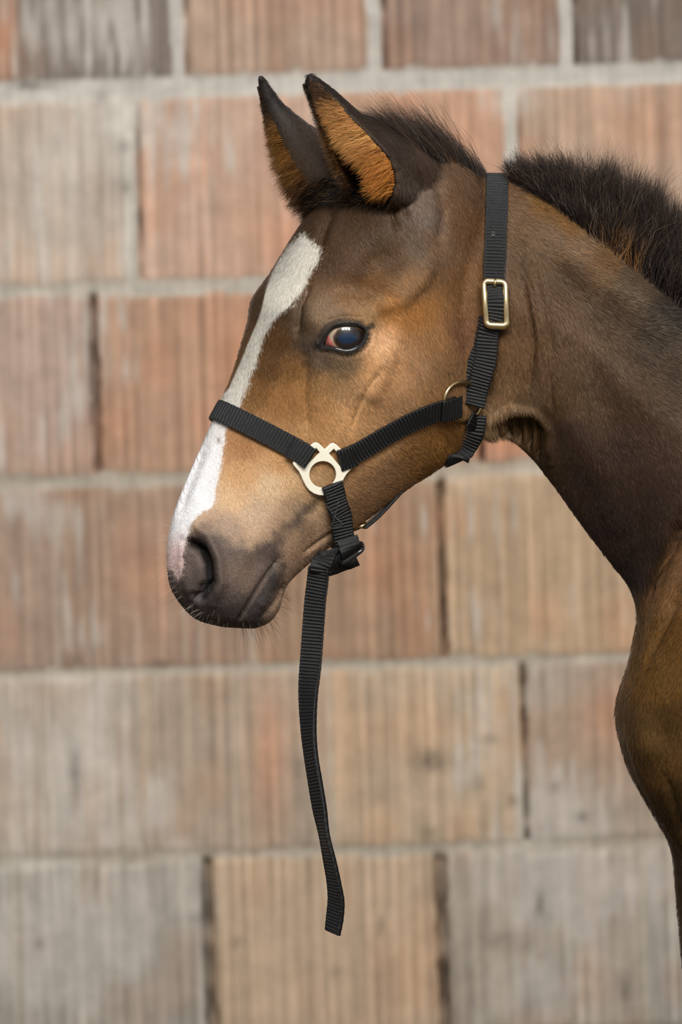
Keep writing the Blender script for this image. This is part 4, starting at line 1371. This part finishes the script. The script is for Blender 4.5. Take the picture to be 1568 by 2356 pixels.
# zigzag of pale stitches on the chin strap
def stitches(pts, lift):
    A_ = catmull(np.array(pts, float), len(pts) * 10)
    Q = []
    for i, a in enumerate(A_):
        w_ = on_plane(a[0] + (1.0 if i % 2 else -1.0), a[1], P3[18] + N3[18] * lift, unit(N3[18]))
        Q.append(w_)
    tube_path('stitching', Q, .00022, M_THREAD, closed=False, m=5)
mx_, mn_ = None, None
stitches([(752, 1160), (775, 1150)], .0042); stitches([(752, 1165), (772, 1190), (786, 1204)], .0046); stitches([(778, 1154), (772, 1180), (762, 1210)], .0044)
stitches([(762, 1215), (778, 1212), (796, 1203)], .0046)

# ------------------------------------------------------------------ hair
def mat_hair(name, rough=.42, spec=.35, use_n=True):
    m, nt, b = new_mat(name)
    at = N(nt, 'ShaderNodeAttribute', attribute_name='hair_colour')
    nt.links.new(at.outputs['Color'], b.inputs['Base Color'])
    b.inputs['Roughness'].default_value = rough; b.inputs['Specular IOR Level'].default_value = spec
    b.inputs['Specular Tint'].default_value = (1.0, .78, .56, 1)
    if use_n:
        an = N(nt, 'ShaderNodeAttribute', attribute_name='lie')
        nt.links.new(an.outputs['Vector'], b.inputs['Normal'])
    return m
M_COAT = mat_hair('coat_hair', .45, .38); M_MANE = mat_hair('mane_hair', .38, .4, True); M_WHISK = mat_hair('whisker', .4, .4, False)

def hairs(name, pts, rad, col, mat, nrm=None, parent=None, label=None, stuff=True):
    """pts (n, k, 3), rad (n, k), col (n, 3)"""
    n, k, _ = pts.shape
    hc = bpy.data.hair_curves.new(name)
    hc.add_curves([k] * n)
    P = (pts - BASE).astype(np.float32)
    hc.attributes['position'].data.foreach_set('vector', P.ravel())
    if 'radius' not in hc.attributes: hc.attributes.new('radius', 'FLOAT', 'POINT')
    hc.attributes['radius'].data.foreach_set('value', rad.astype(np.float32).ravel())
    a = hc.attributes.new('hair_colour', 'FLOAT_COLOR', 'CURVE')
    c4 = np.ones((n, 4), np.float32); c4[:, :3] = col
    a.data.foreach_set('color', c4.ravel())
    if nrm is not None:
        a = hc.attributes.new('lie', 'FLOAT_VECTOR', 'CURVE'); a.data.foreach_set('vector', nrm.astype(np.float32).ravel())
    hc.materials.append(mat)
    o = child(name, hc, parent or foal, foal, label)
    if stuff: o['kind'] = 'stuff'
    return o

def grow(R, d0, nrm, L, k, lift0, lift1, bend=None, wave=0.):
    """strands from roots R along d0 with a lift out of the surface that eases from lift0 to lift1"""
    n = len(R); pts = np.zeros((n, k, 3)); pts[:, 0] = R
    for j in range(1, k):
        f = (j - .5) / (k - 1)
        lf = (lift0 + (lift1 - lift0) * f)
        lf = lf[:, None] if np.ndim(lf) else lf
        d = d0 + nrm * lf
        if bend is not None: d = d + bend * f
        if wave: d = d + rng.normal(0, wave, (n, 3))
        d /= np.linalg.norm(d, axis=1)[:, None]
        pts[:, j] = pts[:, j - 1] + d * (L / (k - 1))[:, None]
    return pts

flow_pts = [(800, 520, .1, 1), (700, 560, -.35, .9), (740, 640, 0, 1), (600, 900, .1, 1), (560, 1080, .25, .95), (620, 1130, .5, .85), (520, 1300, .3, .9), (600, 1250, .6, .8), (700, 1100, .65, .75),
            (700, 900, .35, .93), (690, 760, .1, 1), (800, 700, .6, .75), (880, 640, .75, .6), (950, 560, .5, .85), (860, 760, .5, .85), (870, 860, .55, .8), (960, 850, .55, .85), (1050, 750, .3, .95),
            (1080, 600, .1, 1), (1050, 450, .4, .9), (960, 440, .2, 1), (900, 340, .5, .85), (900, 1000, .75, .6), (1000, 1000, .7, .7), (820, 1140, .8, .5), (740, 1240, .7, .6), (900, 1130, .85, .35), (1050, 920, .5, .85),
            (1200, 480, .75, .6), (1300, 560, .9, .4), (1400, 640, .9, .4), (1500, 720, .9, .2), (1200, 620, .25, .97), (1300, 760, .3, .95), (1420, 860, .45, .9), (1550, 900, .8, .5), (1200, 820, .1, 1), (1250, 920, .15, 1),
            (1150, 930, .1, .95), (1200, 1000, .0, 1), (1350, 1000, .3, .95), (1400, 1150, .45, .9), (1470, 1300, .3, 1), (1520, 1080, .5, .85), (1550, 1350, -.45, .9), (1500, 1480, -.25, 1), (1500, 1600, .0, 1), (1480, 1720, .4, .9),
            (1550, 1700, .1, 1), (1540, 1850, .25, 1), (1650, 2300, 0, 1), (2000, 1200, .8, .5)]
FP = np.array([(a, b_) for a, b_, *_ in flow_pts], float); FD = np.array([(c, d) for *_, c, d in flow_pts], float)
len_pts = [(800, 560, 4.5), (600, 900, 3.8), (560, 1080, 3), (470, 1040, 2.4), (430, 1150, 1.8), (410, 1250, 1.5), (470, 1330, 1.3), (560, 1320, 1.8), (620, 1380, 1.8), (720, 1240, 3.2), (800, 770, 3), (900, 850, 5), (1050, 700, 6), (900, 1100, 6), (980, 1070, 8), (1040, 1030, 9), (1140, 940, 10),
           (1200, 600, 7.5), (1300, 550, 9), (1450, 650, 10), (1350, 900, 8), (1450, 1250, 7), (1200, 1000, 4.5), (1500, 1350, 11), (1500, 1600, 8.5), (1530, 1850, 8), (960, 450, 6), (880, 320, 4), (1650, 2500, 6)]
LP = np.array([(a, b_) for a, b_, _ in len_pts], float); LL = np.array([[c] for *_, c in len_pts], float)

NEARV = (mirrored(V)[0])
def scatter(n, wfun):
    a = V[T[:, 0]]; b_ = V[T[:, 1]]; c = V[T[:, 2]]
    ar = np.linalg.norm(np.cross(b_ - a, c - a), axis=1) / 2
    cen = (a + b_ + c) / 3
    w = ar * wfun(cen)
    ti = rng.choice(len(T), n, p=w / w.sum())
    r1 = np.sqrt(rng.random(n))[:, None]; r2 = rng.random(n)[:, None]
    bw = np.hstack([1 - r1, r1 * (1 - r2), r1 * r2])
    P = (V[T[ti]] * bw[..., None]).sum(1); Nn = (VN[T[ti]] * bw[..., None]).sum(1); Nn /= np.maximum(np.linalg.norm(Nn, axis=1), 1e-9)[:, None]
    Cc = (C[T[ti]] * bw[..., None]).sum(1); ea = earA[T[ti, 0]]
    return P, Nn, Cc, ea

# strands never start under the webbing
strap_lines = []
for o in list(bpy.data.objects):
    if o.parent == halter and o.type == 'MESH' and o.name.split('.')[0] in ('noseband', 'cheek_strap', 'crown_strap', 'strap_tail', 'throat_strap', 'chin_strap', 'sewn_fold'):
        co = np.empty(len(o.data.vertices) * 3); o.data.vertices.foreach_get('co', co)
        strap_lines.append(co.reshape(-1, 3)[::7] + np.array(halter['base'][:]))
from mathutils.kdtree import KDTree
SLP = np.vstack(strap_lines)
kd = KDTree(len(SLP))
for i, p in enumerate(SLP): kd.insert(p, i)
kd.balance()

NCOAT = 600000
def w_coat(c):
    u_, v_, far_, q_ = mirrored(c)
    uu, vv = to_px(c)
    w = np.where(far_, .12, 1.0)
    w *= np.where((u_ > 1720) | (v_ > 2450), .04, 1.0)
    w *= np.where((u_ < 720) & (v_ > 1190), 1.6, 1.0)
    w *= np.where(vv < 1, 1, 1)
    return w
P, Nn, Cc, ea = scatter(NCOAT, w_coat)
u_, v_, far_, q_ = mirrored(P)
fl = idw(u_, v_, FP, FD, 3.0); fl += rng.normal(0, .13, fl.shape)
fl[:, 0] += .25 * vnoise(u_ / 26, v_ / 26, 71); fl[:, 1] += .2 * vnoise(u_ / 26, v_ / 26, 72)
d0 = np.stack([fl[:, 0], np.zeros(len(fl)), -fl[:, 1]], 1)
d0 -= Nn * (d0 * Nn).sum(1)[:, None]; d0 /= np.maximum(np.linalg.norm(d0, axis=1), 1e-6)[:, None]
L = idw(u_, v_, LP, LL, 3.0)[:, 0] * .00085 * rng.uniform(.7, 1.25, len(P))
se = np.full(len(P), -99.); k = (np.abs(u_ - 795) < 100) & (np.abs(v_ - 777) < 70)
se[k] = signed(u_[k], v_[k], [tuple(p) for p in lid])
keep = se < -3
L *= np.where(se > -18, .45, 1.0)
uu, vv = to_px(P)
keep &= ~((np.abs(np.array([1])) < 0))
# not inside the ears' hollows nor the nostril
nos = seg_dist(u_, v_, [(462, 1262), (478, 1300), (480, 1340), (466, 1368)])[0]
keep &= ~((nos < 10) & (u_ < 520))
near_strap = np.zeros(len(P), bool)
cs = np.where((u_ > 460) & (u_ < 1190) & (v_ > 380) & (v_ < 1320) & keep)[0]
for i in cs:
    if kd.find(P[i])[2] < .0018: near_strap[i] = True
keep &= ~near_strap
lift = .22 + .15 * rng.random(len(P))
jawline = np.exp(-((u_ - 1110) / 40) ** 2 - ((v_ - 980) / 50) ** 2) * .6
lift = lift + jawline
L *= 1 + jawline
gold = rng.random(len(P))
cvar = np.exp(rng.normal(0, .17, len(P)))[:, None]
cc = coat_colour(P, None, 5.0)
cc = np.where((ea > 0)[:, None], Cc, cc)
lum = cc.mean(1)[:, None]
tint = np.array([1.0, .90, .74])
whitish = smooth01((lum - .45) / .2)
cvar = np.where(whitish > .5, cvar ** .2, cvar)
cc2 = cc * cvar * (1 + (gold > .80)[:, None] * (1 - whitish) * np.array([.45, .32, .15]))
cc2 = np.clip(cc2 * 1.06, 0.003, .95)
gk = smooth01((.16 - np.abs(u_ - 9e3)) / 1)  # unused spread
pts = grow(P, d0, Nn, L, 4, lift * 1.3, lift * -.1)
rad = np.array([.00009, .0001, .00008, .00002])[None] * rng.uniform(.8, 1.25, (len(P), 1))
rad = rad * np.where((L > .006)[:, None], 1.1, .85)
ns = (Nn + rng.normal(0, .16, Nn.shape)); ns /= np.linalg.norm(ns, axis=1)[:, None]
k = keep
hairs('coat', pts[k], rad[k], cc2[k], M_COAT, ns[k], label='short sleek coat hair')

def vary(base, n, s=.25): return np.clip(base[None] * np.exp(rng.normal(0, s, (n, 1))), .001, .9)

# mane along the crest of the neck
MANE = [(1168, 402), (1250, 390), (1330, 410), (1420, 465), (1500, 520), (1700, 660), (1950, 720), (1950, 830), (1700, 800), (1568, 722), (1500, 668), (1420, 600), (1340, 535), (1270, 482), (1210, 440), (1180, 428)]
def w_mane(c):
    u2, v2, f2, q2 = mirrored(c)
    ok = (u2 > 1150) & (u2 < 1960) & (v2 < 840)
    w = np.zeros(len(c)); s_ = signed(u2[ok], v2[ok], MANE)
    w[ok] = smooth01((s_ + 4) / 16) * np.where(u2[ok] > 1650, .25, 1)
    # the very top of the crest, near and far
    return w * np.where(f2, .55, 1.0)
n = 34000
P, Nn, Cc, ea = scatter(n, w_mane)
u2, v2, f2, q2 = mirrored(P)
t = smooth01((u2 - 1180) / 330)
ht = np.interp(u2, [1180, 1250, 1400, 1550, 1900], [402, 392, 455, 560, 700])
depth = np.clip((v2 - ht) / 130, 0, 1)              # 0 on the crest, 1 at the lower edge
cl = 1.3 * vnoise(u2 / 12, v2 / 16, 81)
d0 = np.stack([-.62 + .62 * t + .30 * cl + .22 * depth, np.where(f2, .2, -.1) * 1.0, .55 + .35 * t + .1 * vnoise(u2 / 7, v2 / 9, 82)], 1)
d0 += rng.normal(0, .12, d0.shape)
d0 /= np.linalg.norm(d0, axis=1)[:, None]
wisp = rng.random(n) < .06
L = (.020 + .028 * (1 - depth) * rng.random(n) ** .6 + .014 * t + wisp * .018) * np.interp(u2, [1165, 1230, 1400, 1900], [.45, .75, 1.0, 1.1])
bend = np.stack([.35 * vnoise(u2 / 11, v2 / 15, 83) + .25 * (1 - t), rng.normal(0, .25, n), -.5 * (1 - t) * rng.random(n) - .05], 1) + rng.normal(0, .22, (n, 3)) * (1 + 1.5 * wisp[:, None])
pts = grow(P - Nn * .001, d0, Nn, L, 8, .55 * (1 - depth) + .25, .1, bend, .12)
blk = lin('241f20'); br = lin('4a3226')
mixb = (rng.random(n) < (.12 + .3 * smooth01((ht + 60 - v2) / 60)))[:, None]
gl = (smooth01((depth - .86) / .14) * (u2 < 1470) * (rng.random(n) < .5))[:, None]
L = np.where(gl[:, 0] > .3, L * .55, L)
col = np.where(mixb, vary(br, n, .3), vary(blk, n, .35)); col = col * (1 - gl) + lin('94673a') * gl
rad = np.array([.00013, .00013, .00012, .00011, .0001, .00008, .00005, .00002])[None] * rng.uniform(.7, 1.2, (n, 1))
nn2 = Nn * .8 + rng.normal(0, .45, Nn.shape); nn2 /= np.linalg.norm(nn2, axis=1)[:, None]
hairs('mane', pts, rad, col, M_MANE, nn2, label='upright black mane')

# forelock between ears and crown strap
def w_fore(c):
    u2, v2 = to_px(c)
    s_ = np.full(len(c), -99.); ok = (u2 > 840) & (u2 < 1150) & (v2 < 470)
    s_[ok] = signed(u2[ok], v2[ok], [(880, 268), (960, 300), (1040, 345), (1125, 395), (1118, 425), (1060, 392), (1010, 380), (950, 345), (895, 300)])
    return smooth01((s_ + 6) / 12) * (earcode_c(c) == 0)
def earcode_c(c):
    out = np.zeros(len(c), int)
    for E, code in ((e1, 1), (e2, 2)):
        d, r, i_ = ear_dist(c, E); out[d < r * 1.15] = code
    return out
vt = (V[T[:, 0]] + V[T[:, 1]] + V[T[:, 2]]) / 3
n = 11000
P, Nn, Cc, ea = scatter(n, w_fore)
u2, v2 = to_px(P)
t = smooth01((u2 - 880) / 230)
d0 = np.stack([-.78 + .18 * t + rng.normal(0, .17, n), rng.normal(0, .16, n), .36 + .55 * t + rng.normal(0, .17, n) + .2 * vnoise(u2 / 9, v2 / 9, 84)], 1)
d0 /= np.linalg.norm(d0, axis=1)[:, None]
L = (.014 + .062 * rng.random(n) ** 3.0 * np.interp(u2, [880, 960, 1090, 1125], [.35, .9, 1.0, .7]))
bend = np.stack([np.full(n, -.45) * t, rng.normal(0, .12, n), -.25 + .3 * rng.normal(0, 1, n)], 1)
pts = grow(P - Nn * .001, d0, Nn, L, 8, .25, .1, bend, .03)
rad = np.array([.00012, .00012, .00011, .0001, .00009, .00007, .00005, .00002])[None] * rng.uniform(.6, 1.1, (n, 1))
nn2 = Nn + rng.normal(0, .4, Nn.shape); nn2 /= np.linalg.norm(nn2, axis=1)[:, None]
gl = (rng.random(n) < .14)[:, None]
hairs('forelock', pts, rad, np.where(gl, vary(lin('5f4028'), n), vary(lin('2b2422'), n, .3)), M_MANE, nn2, label='dark forelock hair behind the ears')

# fur of the ears
def ear_frame(E, o):
    _, _, Cn, R, HO = E
    Tn = np.gradient(Cn, axis=0); Tn /= np.linalg.norm(Tn, axis=1)[:, None]
    A_ = []; B_ = []
    for i in range(len(Cn)):
        a = np.array(o, float); a = unit(a - Tn[i] * (a @ Tn[i])); A_.append(a); B_.append(np.cross(Tn[i], a))
    return Cn, R, HO, Tn, np.array(A_), np.array(B_)
def ear_fur(E, o, n, ph_fun, t_rng, rfac, d_fun, Lf, colf, nm, label, lift=.3, pw=1.0):
    Cn, R, HO, Tn, A_, B_ = ear_frame(E, o)
    m = len(Cn)
    t = t_rng[0] + (t_rng[1] - t_rng[0]) * rng.random(n) ** pw
    fi = t * (m - 1); i = np.clip(fi.astype(int), 0, m - 2); f = (fi - i)[:, None]
    mix = lambda X: X[i] * (1 - f) + X[i + 1] * f
    c = mix(Cn); r = mix(R[:, None])[:, 0]; ho = mix(HO[:, None])[:, 0]; a = mix(A_); b_ = mix(B_); tt = mix(Tn)
    ph, base_dir = ph_fun(t, ho, n)
    dirs = np.cos(ph)[:, None] * a + np.sin(ph)[:, None] * b_
    rr = r * rfac(n)
    P = c + dirs * rr[:, None]
    d = d_fun(t, a, b_, tt, dirs, ph)
    d += rng.normal(0, .14, d.shape); d /= np.linalg.norm(d, axis=1)[:, None]
    L = Lf(t, n)
    bend = np.stack([np.zeros(n), rng.normal(0, .15, n), rng.normal(-.12, .4, n)], 1) + .25 * np.stack([np.zeros(n), np.zeros(n), vnoise(t * 40, ph * 3, 91)], 1)
    pts = grow(P, d, d, L, 6, 0, 0, bend, .04)
    nn_ = np.array([[-.45, -.75, .45]]) + rng.normal(0, .3, (n, 3)); nn_ /= np.linalg.norm(nn_, axis=1)[:, None]
    rad = np.array([.0001, .00011, .0001, .00008, .00006, .00002])[None] * rng.uniform(.7, 1.2, (n, 1))
    hairs(nm, pts, rad, colf(t, n, P), M_MANE, nn_, label=label)
# which side of the opening faces the viewer
_, _, _, _, A_, B_ = ear_frame(e1, NEAR_EAR['open_dir'])
sgn = 1 if B_[len(B_) // 2][1] < 0 else -1
def cols(t, n, P, top='4a3220', mid='cf9255', low='bf7a38', lo2='5a3413'):
    w1 = smooth01((t - .30) / .2)[:, None]; w2 = smooth01((t - .62) / .2)[:, None]
    c = lin(top) * (1 - w1) + lin(mid) * w1; c = c * (1 - w2) + lin(low) * w2
    return np.clip(c * np.exp(rng.normal(0, .36, (n, 1)) + .3 * vnoise(t * 60, P[:, 1] * 300, 97)[:, None]), .003, .9)
# golden fringe along the near rim of the near ear
ear_fur(e1, NEAR_EAR['open_dir'], 24000, lambda t, ho, n: (sgn * (ho + rng.uniform(-.06, .8, n)), None), (.16, .86), lambda n: rng.uniform(.76, .95, n),
        lambda t, a, b_, tt, dirs, ph: a * .50 - b_ * sgn * .55 + np.stack([-.75 + .25 * vnoise(t * 55, ph * 2, 93), -.10 + .2 * vnoise(t * 40, ph * 2 + 9, 94), .02 + .45 * vnoise(t * 48, ph * 3, 92)], 1), lambda t, n: np.interp(t, [0, .2, .35, .6, .9], [.002, .005, .018, .031, .028]) * rng.uniform(.45, 1.15, n),
        lambda t, n, P: cols(t, n, P), 'ear_fur', 'golden fur in the near ear')
ear_fur(e1, NEAR_EAR['open_dir'], 5000, lambda t, ho, n: (-sgn * (ho + rng.uniform(-.10, 1.0, n)), None), (.10, .9), lambda n: rng.uniform(.80, .96, n),
        lambda t, a, b_, tt, dirs, ph: a * .8 + np.array([-.4, 0, .1]), lambda t, n: np.interp(t, [0, .3, .6, .9], [.003, .007, .010, .012]) * rng.uniform(.6, 1.15, n),
        lambda t, n, P: cols(t, n, P, '2a1e16', '6a4620', '2a1a10'), 'ear_fur', 'brown fur at the near ear front edge')
# far ear
_, _, _, _, A_, B_ = ear_frame(e2, FAR_EAR['open_dir'])
sg2 = 1 if B_[len(B_) // 2][1] < 0 else -1
ear_fur(e2, FAR_EAR['open_dir'], 12000, lambda t, ho, n: (sg2 * (ho + rng.uniform(-.12, .6, n)), None), (.12, .97), lambda n: rng.uniform(.85, 1.03, n),
        lambda t, a, b_, tt, dirs, ph: a * .7 - b_ * sg2 * .2 + np.stack([-.45 + .2 * vnoise(t * 50, ph * 2, 95), -.15 + 0 * t, -.18 + .4 * vnoise(t * 45, ph * 2, 96)], 1), lambda t, n: np.interp(t, [0, .2, .32, .5, .7, .9], [.001, .0012, .004, .011, .018, .020]) * rng.uniform(.5, 1.2, n),
        lambda t, n, P: cols(t, n, P, '2a1e16', '7c5426', '4a2c14'), 'ear_fur', 'brown fur of the far ear')
ear_fur(e2, FAR_EAR['open_dir'], 6000, lambda t, ho, n: (-sg2 * (ho + rng.uniform(-.1, .8, n)), None), (.28, .95), lambda n: rng.uniform(.80, 1.0, n),
        lambda t, a, b_, tt, dirs, ph: a * .8 + np.array([-.4, 0, -.15]), lambda t, n: np.interp(t, [0, .3, .6, .9], [.003, .009, .012, .016]) * rng.uniform(.6, 1.15, n),
        lambda t, n, P: cols(t, n, P, '2a1e16', '6d4a20', '4a2f16'), 'ear_fur', 'brown fur inside the far ear')
# dark tuft where the ears meet the forehead
def w_tuft(c):
    u2, v2 = to_px(c)
    s_ = np.full(len(c), -99.); ok = (u2 > 680) & (u2 < 960) & (v2 < 500) & (v2 > 380)
    s_[ok] = signed(u2[ok], v2[ok], [(700, 440), (745, 405), (800, 430), (870, 452), (900, 462), (880, 474), (800, 468), (750, 470), (715, 480)])
    return smooth01((s_ + 6) / 12)
n = 7000
P, Nn, Cc, ea = scatter(n, w_tuft)
u2, v2 = to_px(P)
t = smooth01((u2 - 700) / 180)
d0 = np.stack([-.7 + .45 * t + rng.normal(0, .2, n), -.25 + rng.normal(0, .15, n), -.35 + .25 * rng.normal(0, 1, n)], 1)
d0 /= np.linalg.norm(d0, axis=1)[:, None]
L = rng.uniform(.006, .017, n)
pts = grow(P, d0, Nn, L, 6, .7, .2, np.stack([np.zeros(n), np.zeros(n), rng.normal(-.1, .3, n)], 1), .06)
rad = np.array([.00012, .00012, .00011, .0001, .00007, .00002])[None] * rng.uniform(.7, 1.1, (n, 1))
nn2 = Nn + rng.normal(0, .5, Nn.shape); nn2 /= np.linalg.norm(nn2, axis=1)[:, None]
gl = (rng.random(n) < .10)[:, None]
hairs('ear_tuft', pts, rad, np.where(gl, vary(lin('7a5226'), n), vary(lin('1c1512'), n, .3)), M_MANE, nn2, label='dark tuft below the ears')

# whiskers of muzzle and chin
def whiskers(n, wf, dfun, Lr, col, rad0):
    P, Nn, Cc, ea = scatter(n, wf)
    d0 = dfun(P, Nn, n)
    d0 /= np.linalg.norm(d0, axis=1)[:, None]
    L = rng.uniform(*Lr, n)
    pts = grow(P, d0, Nn, L, 9, .25, 0, np.stack([rng.normal(0, .25, n), rng.normal(0, .2, n), rng.normal(-.25, .3, n)], 1), .02)
    rad = np.linspace(1, .15, 9)[None] * rad0 * rng.uniform(.7, 1.2, (n, 1))
    return pts, rad, vary(lin(col), n, .25), Nn
def reg(poly, inner=6):
    def f(c):
        u2, v2, f2, q2 = mirrored(c)
        w = np.zeros(len(c)); ok = (u2 < 760) & (v2 > 1150) & (v2 < 1500)
        w[ok] = smooth01((signed(u2[ok], v2[ok], poly) + inner) / inner)
        return w * np.where(f2, .5, 1)
    return f
sets = [whiskers(90, reg([(384, 1200), (405, 1200), (412, 1350), (450, 1400), (500, 1430), (430, 1430), (385, 1350)]), lambda P, Nn, n: Nn + np.array([-.5, 0, -.1]) + rng.normal(0, .25, (n, 3)), (.008, .024), 'b9aa98', .00008),
        whiskers(28, reg([(430, 1370), (500, 1400), (560, 1400), (580, 1440), (480, 1450)]), lambda P, Nn, n: Nn + np.array([-.1, 0, -.7]) + rng.normal(0, .3, (n, 3)), (.006, .014), 'a08f7c', .00007),
        whiskers(150, reg([(560, 1420), (600, 1400), (640, 1360), (665, 1340), (650, 1390), (610, 1445), (560, 1450)]), lambda P, Nn, n: Nn + np.array([.35, 0, -.7]) + rng.normal(0, .3, (n, 3)), (.010, .034), '2c2420', .00008),
        whiskers(26, reg([(560, 1180), (640, 1220), (640, 1300), (560, 1380), (500, 1390), (510, 1260)]), lambda P, Nn, n: Nn * .4 + np.array([.1, 0, -.9]) + rng.normal(0, .3, (n, 3)), (.006, .014), '2a2422', .00006),
        whiskers(60, reg([(680, 1290), (720, 1270), (740, 1250), (770, 1240), (740, 1280), (690, 1320)]), lambda P, Nn, n: Nn + np.array([.3, 0, -.8]) + rng.normal(0, .25, (n, 3)), (.005, .012), '8d7258', .00007)]
hairs('whiskers', np.vstack([s_[0] for s_ in sets]), np.vstack([s_[1] for s_ in sets]), np.vstack([s_[2] for s_ in sets]), M_WHISK, label='fine pale and dark whiskers')
# eyelashes
n = 90
ii = rng.integers(0, len(lid), n); ii = ii[(lid[ii][:, 1] < 760)]
R_ = []
for i in ii:
    p, n_ = hit(lid[i][0] + rng.normal(0, 1), lid[i][1] - 3 - rng.random() * 2, bvh)
    R_.append((p, n_))
P = np.array([r[0] for r in R_]); Nn = np.array([r[1] for r in R_]); n = len(P)
d0 = Nn * .7 + np.array([0, -.2, -.25]) + rng.normal(0, .15, (n, 3)); d0 /= np.linalg.norm(d0, axis=1)[:, None]
pts = grow(P, d0, Nn, rng.uniform(.003, .007, n), 6, 0, 0, np.array([[0, 0, -.5]]), .03)
hairs('eyelashes', pts, np.linspace(1, .2, 6)[None] * np.full((n, 1), .00007), vary(lin('120f0e'), n), M_WHISK)
for o in bpy.data.objects:
    if 'base' in o: del o['base']
